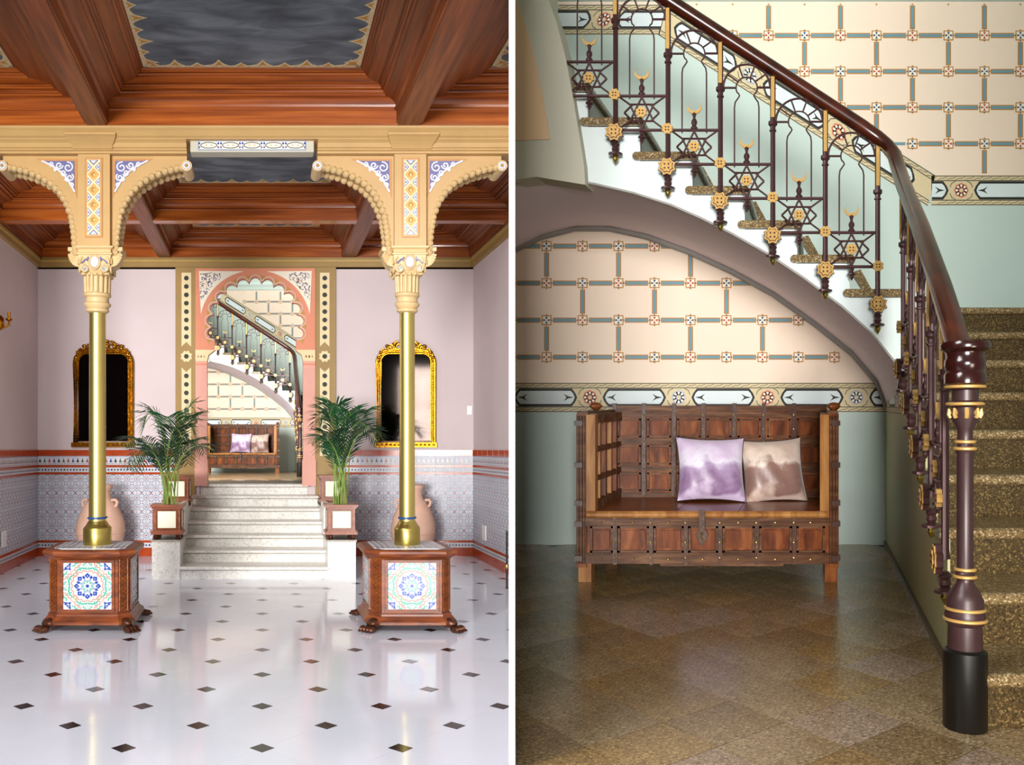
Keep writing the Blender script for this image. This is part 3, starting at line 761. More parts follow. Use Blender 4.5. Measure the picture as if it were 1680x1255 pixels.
# ================================================================ COLUMNS, PEDESTALS, ARCADE
YE = 6.5
def mk_tilework():
    """large square tile with flower, half size 1 in x,z"""
    g = MB(); L = .003
    def fl(polys, m, l=L): 
        for p in polys: g.face([(q[0], -l, q[1]) for q in p], m)
    g.box(-1, 1, 0, .02, -1, 1, 'tile_white')
    def ring(fn, n=8, a0=0):
        for k in range(n): fn(a0+2*PI*k/n)
    def petal(a, r0, r1, w, m, l=L):
        fl([rot2([(r0, 0), ((r0+r1)/2, w), (r1, 0), ((r0+r1)/2, -w)], a)], m, l)
    ring(lambda a: petal(a, .33, .57, .125, 'tile_blue')); ring(lambda a: petal(a, .40, .47, .02, 'tile_white', L*1.6), 8)
    ring(lambda a: petal(a, .16, .36, .07, 'tile_grey'), 8, PI/8); ring(lambda a: petal(a, .1, .28, .045, 'tile_teal'), 8)
    ring(lambda a: petal(a, .30, .5, .07, 'tile_blue'), 8, PI/8)
    fl([star(0, 0, .09, 8, .7)], 'tile_blue')
    for k in range(8):
        a = k*PI/4+PI/8
        fl(ribbon([rot2([(r, w)], a)[0] for r, w in ((.58, -.23), (.68, -.1), (.62, 0), (.68, .1), (.58, .23))], .052), 'tile_pink')
        fl(ribbon([rot2([(r, w)], a)[0] for r, w in ((.70, -.24), (.80, -.09), (.80, .09), (.70, .24))], .075), 'tile_teal')
        fl([rot2([(.70, -.05), (.70, .05), (.78, 0)], a), rot2([(.86, -.07), (.86, .07), (.94, 0)], a)], 'tile_teal')
        if k % 2: continue
    for k in range(4):
        for sg in (-1, 1):
            zz_ = [(.985, .30), (.90, .30), (.90, .40), (.80, .40), (.80, .50), (.70, .52)]
            fl(ribbon([rot2([(p[0], sg*p[1])], k*PI/2)[0] for p in zz_], .052), 'tile_pink')
            zz_ = [(.985, .40), (.97, .50), (.88, .52), (.86, .62)]
            fl(ribbon([rot2([(p[0], sg*p[1])], k*PI/2)[0] for p in zz_], .06), 'tile_teal')
            fl([rot2([(.94, sg*.12), (.82, sg*.16), (.94, sg*.22)], k*PI/2), rot2([(.985, sg*.04), (.90, sg*.07), (.985, sg*.11)], k*PI/2)], 'tile_teal')
    for sx in (-1, 1):
        for sz in (-1, 1):
            c = (sx*.55, sz*.55); fl(ribbon(arc(c[0], c[1], .125, 0, 2*PI, 14), .036), 'tile_pink', L*1.3)
            fl([star(c[0], c[1], .05, 6, .6)], 'orange', L*1.3)
            for q in range(5): fl([diamond(sx*(.72+.23*((q*37) % 10)/10), sz*(.72+.23*((q*53) % 10)/10), .065, .05)], 'tile_blue', L*1.5)
            fl(ribbon([(sx*.70, sz*.97), (sx*.74, sz*.74), (sx*.97, sz*.70)], .05), 'tile_blue', L*1.2)
    for k in range(4):
        a = k*PI/2
        for r, w in ((.80, .06), (.88, .1), (.95, .14)):
            fl([rot2([(r-.03, w), (r+.03, w+.02), (r+.02, w-.05)], a), rot2([(r-.03, -w), (r+.03, -w-.02), (r+.02, -w+.05)], a)], 'tile_teal', L)
        fl([rot2(diamond(.74, 0, .05, .035), a), rot2(diamond(.88, 0, .06, .02), a)], 'tile_grey')
    return g
TW = mk_tilework()
def octo(w, c): return [(-w+c, -w), (w-c, -w), (w, -w+c), (w, w-c), (w-c, w), (-w+c, w), (-w, w-c), (-w, -w+c)]
def loft(secs, m):
    """secs: (half width, chamfer, z) stacked"""
    g = MB(); vs, fs = [], []
    for (w, c, z) in secs: vs += [(p[0], p[1], z) for p in octo(w, c)]
    n = len(secs)
    for i in range(n-1):
        for k in range(8): fs.append((i*8+k, i*8+(k+1) % 8, (i+1)*8+(k+1) % 8, (i+1)*8+k))
    fs += [tuple(range(8))[::-1], tuple(range((n-1)*8, n*8))]
    return g.add(vs, fs, m)
def pedestal(at, label):
    r = thing('wooden_pedestal', label, 'pedestal', FL, at, 'column pedestals')
    w, c = .305, .075
    put('body', loft([(w, c, .13), (w, c, .565)], 'wood_p'), FL, at, r, key='pd_b')
    put('base_moulding', loft([(w+.05, c+.03, .055), (w+.05, c+.03, .075), (w+.035, c+.025, .09), (w+.015, c+.01, .115), (w+.012, c+.008, .13), (w+.005, c, .135)], 'wood_p'), FL, at, r, key='pd_m')
    put('cap_moulding', loft([(w+.003, c, .545), (w+.02, c+.01, .56), (w+.045, c+.025, .575), (w+.055, c+.03, .595), (w+.05, c+.03, .612), (w+.03, c+.02, .622)], 'wood_p'), FL, at, r, key='pd_c')
    g = loft([(w-.03, c-.01, .622), (w-.03, c-.01, .628)], 'tile_white')
    q = w-.05
    for sgn in (-1, 1):
        for row in range(3):
            for k in range(13):
                t = -q+q*2*k/12
                m_ = ('tile_black', 'tile_blue', 'tile_green')[(k+row) % 3]
                for pt in ((t, sgn*(q-.01-row*.045)), (sgn*(q-.01-row*.045), t)):
                    g.face([(pt[0]+.012*math.cos(a_), pt[1]+.012*math.sin(a_), .6285) for a_ in [PI/4*j for j in range(8)]], m_)
    put('tiled_top', g, FL, at, r, key='pd_t')
    for kk, rot in (('f', 0), ('r', PI/2), ('b', PI), ('l', -PI/2)):
        ca, sa = round(math.cos(rot)), round(math.sin(rot))
        def tr(p): return (p[0]*ca-p[1]*sa, p[0]*sa+p[1]*ca, p[2])
        g = MB(); g.v = [tr((p[0]*.185, -w-.004+p[1]*.15, .345+p[2]*.178)) for p in TW.v]; g.f, g.m, g.mats = TW.f, TW.m, TW.mats
        tl = put('picture_tile', g, FL, at, r, key='pd_tile'+kk)
        g = MB(); a, b = .185, .178
        for x0, x1, z0, z1 in ((-a-.022, a+.022, .345+b, .345+b+.02), (-a-.022, a+.022, .345-b-.02, .345-b), (-a-.022, -a, .345-b, .345+b), (a, a+.022, .345-b, .345+b)):
            g.box(x0, x1, -w-.012, -w, z0, z1, 'wood_p')
        g.xf(tr); put('tile_frame', g, FL, at, tl, key='pd_tf'+kk)
        # carved chamfer
        g = MB(); L = c*math.sqrt(2)*.5-.012
        for k in range(12):
            z = .16+k*.032
            for s_ in (-1, 1):
                g.tube([(-L*s_*.7, -.004, z), (L*s_*.7, -.004, z+.032)], .005, 'wood_pd', 5)
        for s_ in (-1, 1): g.tube([(s_*L*.9, -.004, .15), (s_*L*.9, -.004, .55)], .004, 'wood_pd', 5)
        def tc(p):
            x, y, z = p; q_ = math.sqrt(.5); X, Y_ = x*q_-y*q_, x*q_+y*q_
            return tr((w-c/2+X, -w+c/2+Y_, z))
        g.xf(tc); put('carved_corner', g, FL, at, r, key='pd_cc'+kk)
        # lion paw
        g = MB(); g.blob((0, .01, .045), (.045, .055, .03), 'bronze', 10, 6)
        for k in range(4):
            x = -.036+k*.024; g.blob((x, -.05, .018), (.013, .03, .018), 'bronze', 8, 5); g.blob((x, -.078, .01), (.007, .012, .008), 'bronze', 6, 4)
        def tf(p):
            x, y, z = [1.35*q for q in p]; z = min(z, .1); q_ = math.sqrt(.5); X, Y_ = x*q_-y*q_, x*q_+y*q_
            return tr((w-.01+X, -w+.01+Y_, z))
        g.xf(tf); put('paw_foot', g, FL, at, r, smooth=True, key='pd_paw'+kk)
    return r
YC = 6.83
pedestal((-1.335, YC, 0), 'tiled wooden pedestal with lion paw feet on the left')
pedestal((1.145, YC, 0), 'tiled wooden pedestal with lion paw feet on the right')

def bracket_curve(q=0.0):
    """centre line of the scalloped bracket, relative to the column axis and pier bottom"""
    px = [(36, 411), (37.5, 395), (39, 375), (43, 350), (51, 328), (62, 309), (78, 293), (98, 281), (120, 272), (140, 267), (158, 264)]
    s = 1/215.4
    return [((x-2)*s, (403-v)*s) for x, v in px]
def densify(p, step):
    out = []
    for i in range(len(p)-1):
        a, b = Vector(p[i]), Vector(p[i+1]); n = max(1, round((b-a).length/step))
        out += [tuple(a.lerp(b, k/n)) for k in range(n)]
    return out+[p[-1]]
def column(at, label, sides):
    r = thing('gilded_column', label, 'column', FL, at, 'gilded columns carrying the arcade')
    k = dict(skew=False)
    put('collar', MB().lathe([(.10, 0), (.104, .02), (.104, .13), (.098, .142), (.085, .155), (.075, .175), (.066, .19)], 'brass', 28), FL, at, r, smooth=True, key='co_col', **k)
    put('shaft', MB().lathe([(.064, .18), (.062, .6), (.061, 1.2), (.060, 1.865)], 'gold', 28), FL, at, r, smooth=True, key='co_sh', **k)
    put('blue_ring', MB().tube([(.066*math.cos(a), .066*math.sin(a), .215) for a in [2*PI*i/28 for i in range(28)]], .009, 'ring_blue', 8, True), FL, at, r, smooth=True, key='co_ring', **k)
    zc = 1.85
    nk = MB().lathe([(.066, zc), (.084, zc+.012), (.086, zc+.028), (.075, zc+.035), (.098, zc+.06), (.1, zc+.075), (.085, zc+.085), (.083, zc+.12), (.1, zc+.135), (.1, zc+.15), (.09, zc+.16)], 'cream', 24)
    put('neck_rings', nk, FL, at, r, smooth=True, key='co_nk', **k)
    g = MB().lathe([(.082, zc+.155), (.082, zc+.30)], 'cream', 24)
    for i in range(16):
        a = 2*PI*i/16; g.tube([(.086*math.cos(a), .086*math.sin(a), zc+.16), (.09*math.cos(a), .09*math.sin(a), zc+.29)], .0115, 'cream', 6)
        g.blob((.093*math.cos(a), .093*math.sin(a), zc+.295), .014, 'cream', 6, 4)
    put('fluted_neck', g, FL, at, r, smooth=True, key='co_fl', **k)
    zb = zc+.30; k = {}
    h0, h1 = .115, .128
    cp = MB()
    cp.add([(sx*h, sy*h, z) for (h, z) in ((.085, zb-.01), (h0, zb+.03), (h1, zb+.14)) for sx, sy in ((-1, -1), (1, -1), (1, 1), (-1, 1))],
           [(i*4+j, i*4+(j+1) % 4, (i+1)*4+(j+1) % 4, (i+1)*4+j) for i in range(2) for j in range(4)]+[(3, 2, 1, 0), (8, 9, 10, 11)], 'cream')
    capo = put('capital', cp, FL, at, r, key='co_cap', **k)
    for nm, rot in (('f', 0), ('r', PI/2), ('l', -PI/2)):
        ca, sa = round(math.cos(rot)), round(math.sin(rot))
        g = MB()
        for s_ in (-1, 1):
            pts = []
            for i in range(17):
                t = i/16; a = PI/2+s_*(-1)*t*2.6*PI; q = .034*(1-.72*t); pts.append((s_*.075+q*math.cos(a), -.122, zb+.035+q*math.sin(a)))
            g.tube(pts, .009, 'cream', 6); g.blob((s_*.075, -.12, zb+.035), (.03, .006, .03), 'tile_grey', 10, 4)
            g.tube([(s_*.04, -.128, zb+.115), (s_*.075, -.13, zb+.10), (s_*.1, -.13, zb+.075)], .006, 'tile_violet', 5)
            g.tube([(s_*.05, -.128, zb+.125), (s_*.055, -.13, zb+.09)], .005, 'tile_violet', 5)
            g.tube([(s_*.095, -.13, zb+.125), (s_*.112, -.13, zb+.10), (s_*.115, -.13, zb+.07)], .008, 'cream', 5)
        g.blob((0, -.125, zb+.085), (.035, .016, .045), 'tile_white', 12, 7)
        g.tube([(.042*math.cos(a), -.127, zb+.085+.054*math.sin(a)) for a in [2*PI*i/14 for i in range(14)]], .008, 'cream', 5, True)
        for i in range(5): g.blob((-.09+.045*i, -.1, zb-.002), (.02, .015, .014), 'cream', 6, 4)
        g.xf(lambda p: (p[0]*ca-p[1]*sa, p[0]*sa+p[1]*ca, p[2]))
        put('volute', g, FL, at, capo, smooth=True, key='co_vol'+nm, **k)
    zd = zb+.14
    put('abacus', loft([(h1+.012, .004, zd), (h1+.012, .004, zd+.012), (h1+.004, .004, zd+.02), (h1, .004, zd+.042), (h1+.02, .004, zd+.054), (h1+.022, .004, zd+.066)], 'cream'), FL, at, r, key='co_ab', **k)
    zp = zd+.066     # pier bottom
    ztp = 3.725-at[2]
    hw = .125
    pier = put('pier', MB().box(-hw, hw, -.15, .15, zp, ztp, 'beige'), FL, at, r, key='co_pier', **k)
    g = MB(); pw_, z0, z1 = .052, zp+.08, ztp-.07
    yf = -.152
    g.box(-pw_-.016, pw_+.016, yf-.006, yf+.01, z0-.016, z1+.016, 'beige2'); g.box(-pw_, pw_, yf-.009, yf, z0, z1, 'strip')
    n = 4; st = (z1-z0)/5
    for i in range(5):
        zc_ = z0+st*(i+.5)
        if True:
            for s_ in (-1, 1):
                g.face([(p[0], yf-.0105, p[1]) for p in [(s_*.048, zc_-.04), (s_*.048, zc_+.04), (s_*.012, zc_)]], 'tile_violet')
                g.face([(p[0], yf-.0112, p[1]) for p in [(s_*.044, zc_-.03), (s_*.044, zc_+.03), (s_*.02, zc_)]], 'tile_white')
                g.face([(p[0], yf-.012, p[1]) for p in diamond(s_*.036, zc_, .006, .008)], 'tile_blue')
    for i in range(1, 5):
        zc_ = z0+st*i
        g.prism(diamond(0, zc_, .046, .05), 'y', yf-.014, yf-.008, 'orange'); g.blob((0, yf-.014, zc_), (.02, .008, .02), 'gilt_pale', 10, 5)
    for zc_, s_ in ((z0, 1), (z1, -1)):
        g.face([(p[0], yf-.0105, p[1]) for p in [(-.04, zc_+s_*.004), (.04, zc_+s_*.004), (0, zc_+s_*.045)]], 'tile_violet')
        g.face([(p[0], yf-.0112, p[1]) for p in [(-.025, zc_+s_*.008), (.025, zc_+s_*.008), (0, zc_+s_*.034)]], 'tile_white')
    put('mosaic_strip', g, FL, at, pier, key='co_mos', **k)
    g = MB(); q_ = [(.03, .205, 0), (.03, .215, .012), (.034, .225, .022), (.05, .25, .042), (.066, .285, .066), (.07, .305, .075), (.07, .305, .09)]
    g.add([(sx*(hw+a_), sy, ztp+dz) for a_, b_, dz in q_ for sx, sy in ((-1, -b_), (1, -b_), (1, .15), (-1, .15))],
          [(i*4+j, i*4+(j+1) % 4, (i+1)*4+(j+1) % 4, (i+1)*4+j) for i in range(len(q_)-1) for j in range(4)]+[(3, 2, 1, 0), tuple(range(4*len(q_)-4, 4*len(q_)))], 'beige')
    put('pier_cornice', g, FL, at, r, key='co_pc', **k)
    # scalloped brackets
    for s_ in sides:
        cv = [(x, z+zp-.0) for x, z in bracket_curve()]
        top = ztp+.03
        pts = [(hw-.01, top)]+[(hw-.01, zp)]+[(x, z) for x, z in cv]+[(cv[-1][0], top)]
        vs_ = cv; g = MB()
        n_ = len(cv); L_ = [(hw-.01, top)]
        # web between curve and top line, as a strip
        web = []
        for (x, z) in cv: web.append(((x, z), (max(hw-.01, x-.02), max(top, z)) if False else (x if x > .3 else x, top)))
        for y0, y1 in ((-.105, .105),):
            vv = []
            for y in (y0, y1):
                vv += [(hw-.02, y, zp-.02), (hw-.02, y, top)]
                for (x, z) in cv: vv += [(x, y, z), (x, y, top)]
            n2 = len(cv)+1; ff = []
            for i in range(n2-1):
                a, b = 2*i, 2*n2+2*i
                ff += [(a, a+2, a+3, a+1), (b, b+1, b+3, b+2), (a, b, b+2, a+2)]
            ff.append((2*(n2-1), 2*n2+2*(n2-1), 2*n2+2*(n2-1)+1, 2*(n2-1)+1))
            g.add([(s_*p[0], p[1], p[2]) for p in vv], ff, 'beige')
        br = put('bracket', g, FL, at, r, key=('co_br', s_), **k)
        g = MB(); dn = densify(cv, .046)
        for y in (-.08, .08):
            for i, (x, z) in enumerate(dn):
                g.blob((s_*x, y, z-.004), (.03, .045, .03), 'cream', 8, 6)
        for i, (x, z) in enumerate(dn): g.blob((s_*x, 0, z+.012), (.02, .07, .02), 'beige2', 6, 4)
        put('scallop_edge', g, FL, at, br, smooth=True, key=('co_sc', s_), **k)
        ex, ez = cv[-1]
        g = MB().tube([(s_*ex, -.13, ez-.012), (s_*ex, .13, ez-.012)], .042, 'cream', 14)
        for i in range(8): g.blob((s_*ex+.022*math.cos(i*PI/4), -.133, ez-.012+.022*math.sin(i*PI/4)), (.012, .008, .012), 'tile_white', 6, 4)
        g.blob((s_*ex, -.136, ez-.012), (.011, .008, .011), 'ochre', 6, 4)
        put('rosette_scroll', g, FL, at, br, smooth=True, key=('co_ro', s_), **k)
        # arabesque spandrel
        xa, xb, zt, zl = hw+.035, hw+.29, top-.095, top-.335
        ar = [(xa, zt), (xb, zt)]+[(xb-(xb-xa)*(t/8+.11*math.sin(PI*t/8)), zl+(zt-zl)*(1-t/8+.11*math.sin(PI*t/8))) for t in range(1, 8)]+[(xa, zl)]
        g = MB().prism([(s_*p[0], p[1]) for p in [(xa-.02, zt+.018), (xb+.045, zt+.018), (xa+.05, zt-.1), (xa-.02, zl-.05)]], 'y', -.109, -.1, 'beige2')
        g.prism([(s_*p[0], p[1]) for p in ar], 'y', -.113, -.1, 'tile_violet')
        rr = random.Random(3)
        for (cx_, cz_, q) in ((xa+.05, zt-.05, .042), (xa+.12, zt-.035, .03), (xa+.035, zt-.13, .03), (xa+.085, zt-.095, .025), (xa+.18, zt-.025, .02), (xa+.022, zt-.19, .018), (xa+.06, zt-.15, .016), (xa+.145, zt-.065, .016)):
            a0 = rr.uniform(0, 6); sp = [(cx_+q*(1-.75*i/14)*math.cos(a0+i*.55), cz_+q*(1-.75*i/14)*math.sin(a0+i*.55)) for i in range(15)]
            for p in ribbon(sp, .011): g.face([(s_*v_[0], -.1142, v_[1]) for v_ in p], 'tile_white')
        for p in ribbon([ar[i] for i in range(1, len(ar))], .014): g.face([(s_*v_[0], -.1146, v_[1]) for v_ in p], 'tile_white')
        put('arabesque_panel', g, FL, at, br, key=('co_ara', s_), **k)
        # fan corbel below the bracket
        g = MB().box(min(s_*.12, s_*.215), max(s_*.12, s_*.215), -.1, .1, zp-.03, zp+.0, 'cream')
        for i in range(7):
            a = -PI/2+s_*(.1+i*.21)
            for y in (-.09,): g.tube([(s_*.13, y, zp-.045), (s_*.13+.085*math.cos(a), y, zp-.04+.12*math.sin(a)*.95)], [.006, .014], 'cream', 5)
        g.prism([(s_*.11, zp-.03), (s_*.2, zp-.03), (s_*.19, zp-.08), (s_*.16, zp-.13), (s_*.11, zp-.16)], 'y', -.08, .1, 'cream')
        put('fan_corbel', g, FL, at, br, smooth=True, key=('co_fan', s_), **k)
    return r
column((lx(160, YC), YC, .628), 'slim gilded column with carved capital standing on the left pedestal', (-1, 1))
column((lx(668, YC), YC, .628), 'slim gilded column with carved capital standing on the right pedestal', (-1, 1))
# entablature over the columns
xa, xb = XL, XR
PE = [(YC-.17, 3.70), (YC-.17, 3.715), (YC-.19, 3.72), (YC-.19, 3.73), (YC-.205, 3.735), (YC-.22, 3.765), (YC-.25, 3.785), (YC-.25, 3.79), (YC-.27, 3.80), (YC-.30, 3.83), (YC-.32, 3.845), (YC-.32, 3.87), (YC+.02, 3.87), (YC+.02, 3.80), (YC+.02, 3.70)]
ent = sroot('trim_1', FL, (0, YC, 3.66), 'beige moulded entablature beam across the columns')
c1, c2 = lx(160, YC), lx(668, YC); ex_ = .73
def ent_part(name, g, parent=ent): return put(name, MB().add([], [], 'beige') if g is None else g.xf(lambda p: (p[0], p[1]-YC, p[2]-3.66)), FL, (0, YC, 3.66), parent)
ent_part('beam_run', MB().prism(PE, 'x', xa, c1+ex_, 'beige'))
ent_part('beam_run', MB().prism(PE, 'x', c2-ex_, xb, 'beige'))
up = [(YC-.25, 3.785), (YC-.25, 3.79), (YC-.27, 3.80), (YC-.30, 3.83), (YC-.32, 3.845), (YC-.32, 3.87), (YC+.02, 3.87), (YC+.02, 3.785)]
ent_part('beam_run', MB().prism(up, 'x', c1+ex_, c2-ex_, 'beige'))
pa = ent_part('soffit_panel', MB().box(c1+ex_+.03, c2-ex_-.03, YC-.20, YC-.08, 3.70, 3.80, 'pier'))
g = MB(); x0, x1 = c1+ex_+.09, c2-ex_-.09; zf0, zf1, yf = 3.712, 3.787, YC-.205
g.box(x0, x1, yf, yf+.01, zf0, zf1, 'tile_grey').box(x0+.008, x1-.008, yf-.002, yf, zf0+.008, zf1-.008, 'pat_cream')
n = 5
for i in range(n):
    c = x0+(x1-x0)*(i+.5)/n; w = (x1-x0)/n*.38
    for p in ribbon([(c+w*math.cos(a), (zf0+zf1)/2+.022*math.sin(a)) for a in [2*PI*j/14 for j in range(15)]], .006): g.face([(v_[0], yf-.003, v_[1]) for v_ in p], 'tile_black')
    for q in (-1, 1):
        g.face([(p[0], yf-.003, p[1]) for p in diamond(c+q*w*1.15, (zf0+zf1)/2+.015, .01, .012)], 'tile_blue'); g.face([(p[0], yf-.003, p[1]) for p in diamond(c+q*w*1.15, (zf0+zf1)/2-.015, .01, .012)], 'tile_violet')
        g.face([(p[0], yf-.003, p[1]) for p in diamond(c+q*w*.3, (zf0+zf1)/2, .012, .006)], 'orange')
ent_part('mosaic_band', g, pa)

# ================================================================ small lobby things
def plate(name, label, cat, at, g): return tag(put(name, g, FL, at), label, cat)
t = thing('light_switch', 'white light switch on the lilac wall near the corner', 'switch', FL, (lx(770, YB), YB, lz(673, YB)))
put('plate', MB().box(-.03, .03, -.012, 0, -.055, .055, 'plastic'), FL, (lx(770, YB), YB, lz(673, YB)), t)
put('rocker', MB().box(-.013, .013, -.02, -.012, -.025, .025, 'white_paint'), FL, (lx(770, YB), YB, lz(673, YB)), t)
def socket(at, sgn, label):
    t = thing('wall_socket', label, 'socket', FL, at, 'white wall sockets')
    put('plate', MB().box(0 if sgn > 0 else -.014, .014 if sgn > 0 else 0, -.08, .08, -.09, .09, 'plastic'), FL, at, t)
    x = sgn*.014
    for dz in (-.02, .03): put('outlet', MB().box(min(x, x+sgn*.003), max(x, x+sgn*.003), -.02, .02, dz-.012, dz+.012, 'joint'), FL, at, t)
socket((XR-.013, 10.45, lz(874, 10.45)), -1, 'white socket plate on the tiled wall at the right')
socket((XL+.013, 9.55, lz(884, 9.55)), 1, 'white socket plate on the tiled wall at the left edge')
at = (XL+.01, 9.42, lz(530, 9.45)); t = thing('wall_sconce', 'gilded wall sconce at the left edge', 'sconce', FL, at)
put('backplate', MB().lathe([(.02, -.08), (.045, -.05), (.05, 0), (.045, .05), (.02, .08)], 'gilt', 12), FL, at, t, skew=False, smooth=True)
put('arm', MB().tube([(0, 0, -.02), (.05, .02, -.05), (.09, .03, -.02), (.09, .03, .03)], .012, 'gilt', 8), FL, at, t, skew=False, smooth=True)
put('cup', MB().lathe([(.015, .02), (.035, .035), (.032, .05), (.014, .05), (.014, .12)], 'gilt', 12, (.09, .03)), FL, at, t, skew=False, smooth=True)
at = (lx(831.5, 8.5), 8.5, 0); t = thing('iron_stand', 'black iron stand with a gold knob at the partition edge', 'stand', FL, at)
put('post', MB().lathe([(.014, 0), (.011, .02), (.009, .1), (.009, .52), (.012, .55), (.004, .58)], 'iron', 10), FL, at, t, skew=False, smooth=True)
put('knob', MB().blob((0, 0, .22), (.013, .013, .03), 'gold', 10, 6), FL, at, t, skew=False, smooth=True)

# ================================================================ STAIR HALL (built for the hall itself and again beyond the lobby arch)
YW, YS, YR = 5.71, 4.38, 4.325     # back wall, stair string, railing plane
def border(g, fn, s0, s1, phase):
    """painted band; fn(s, t, lift) with t in 0..1 over the height .196"""
    H = .196
    def q(pts, m, l): g.face([fn(p[0], p[1]/H, l) for p in pts], m)
    n = max(1, int((s1-s0)/.15))
    for i in range(n):
        a, b = s0+(s1-s0)*i/n, s0+(s1-s0)*(i+1)/n; q([(a, 0), (b, 0), (b, H), (a, H)], 'bd_tan', .002)
    for t in (.004, .034, H-.034, H-.004): q([(s0, t-.0025), (s1, t-.0025), (s1, t+.0025), (s0, t+.0025)], 'bd_black', .003)
    k = int(s0/.06)
    while k*.06 < s1-.05:
        a = k*.06
        if a > s0:
            for t in (.019, H-.019):
                for p in ribbon([(a, t-.009), (a+.02, t), (a+.04, t), (a+.06, t+.009)], .003): q([tuple(v_) for v_ in p], 'bd_black', .0032)
        k += 1
    P = .594
    k = int((s0-phase)/P)-1
    while phase+k*P < s1+.3:
        c = phase+k*P; cz = H/2
        if s0+.06 < c < s1-.06:
            m_ = 'bd_red' if k % 2 == 0 else 'bd_blue'
            for i in range(8):
                a = i*PI/4; q(arc(c+.03*math.cos(a), cz+.03*math.sin(a), .019, 0, 2*PI, 8)[:-1], m_, .004)
            for i in range(8):
                a = i*PI/4; q(arc(c+.03*math.cos(a), cz+.03*math.sin(a), .009, 0, 2*PI, 6)[:-1], 'pat_cream', .0045)
            q(arc(c, cz, .012, 0, 2*PI, 8)[:-1], 'bd_tan', .0046)
            for sx in (-1, 1):
                for sz in (-1, 1):
                    for p in ribbon([(c+sx*.04, cz+sz*.06), (c+sx*.065, cz+sz*.045), (c+sx*.075, cz+sz*.02)], .004): q([tuple(v_) for v_ in p], 'bd_black', .004)
        d = c+P/2; L, hh = .2, .048
        def cart(e): return [(d-L-e, cz), (d-L-e+.012, cz+.028), (d-L+.03-e*.5, cz+hh+e), (d+L-.03+e*.5, cz+hh+e), (d+L+e-.012, cz+.028), (d+L+e, cz), (d+L+e-.012, cz-.028), (d+L-.03+e*.5, cz-hh-e), (d-L+.03-e*.5, cz-hh-e), (d-L-e+.012, cz-.028)]
        def cl(pts): return [(min(max(p[0], s0+.004), s1-.004), p[1]) for p in pts]
        if d+L > s0+.05 and d-L < s1-.05:
            q(cl(cart(.012)), 'bd_black', .003); q(cl(cart(-.004)), 'bd_mint', .0036)
            for sx in (-1, 1):
                x = d+sx*(L-.05)
                if s0+.05 < x < s1-.05:
                    q([(x+sx*.04, cz), (x, cz+.008), (x-sx*.03, cz+.025), (x-sx*.01, cz+.002), (x-sx*.01, cz-.002), (x-sx*.03, cz-.025), (x, cz-.008)], 'bd_black', .0042)
        k += 1
def lattice(g, us, vs_, parity, x0, x1, z0, z1, Y, keep=lambda x, z: True):
    """painted lattice of bars and crosses on the back wall; us/vs_ in metres"""
    def q(pts, m, l):
        if all(x0 <= p[0] <= x1 and z0 <= p[1] <= z1 and keep(*p) for p in pts): g.face([(p[0], Y-l, p[1]) for p in pts], m)
    for j, z in enumerate(vs_):
        for i, x in enumerate(us):
            red = (i+j+parity) % 2 == 0
            if i+1 < len(us):
                a, b = x+.042, us[i+1]-.042
                q([(a, z-.017), (b, z-.017), (b, z+.017), (a, z+.017)], 'bar_tan', .003); q([(a+.006, z-.010), (b-.006, z-.010), (b-.006, z+.010), (a+.006, z+.010)], 'bar_blue', .004)
            if j+1 < len(vs_) and red:
                a, b = z+.042, vs_[j+1]-.042
                q([(x-.017, a), (x+.017, a), (x+.017, b), (x-.017, b)], 'bar_tan', .003); q([(x-.010, a+.006), (x+.010, a+.006), (x+.010, b-.006), (x-.010, b-.006)], 'bar_blue', .004)
            q([(x-.033, z-.033), (x+.033, z-.033), (x+.033, z+.033), (x-.033, z+.033)], 'bar_tan', .0035)
            for a in range(4): q(rot2([(x+.030, z-.008), (x+.044, z), (x+.030, z+.008)], a*PI/2, (x, z)), 'bar_tan', .0035)
            q([(x-.026, z-.026), (x+.026, z-.026), (x+.026, z+.026), (x-.026, z+.026)], 'pat_cream', .0045)
            for a in range(4): q(rot2([(x+.003, z), (x+.022, z-.009), (x+.022, z+.009)], a*PI/2, (x, z)), 'pat_red' if red else 'pat_navy', .0055)

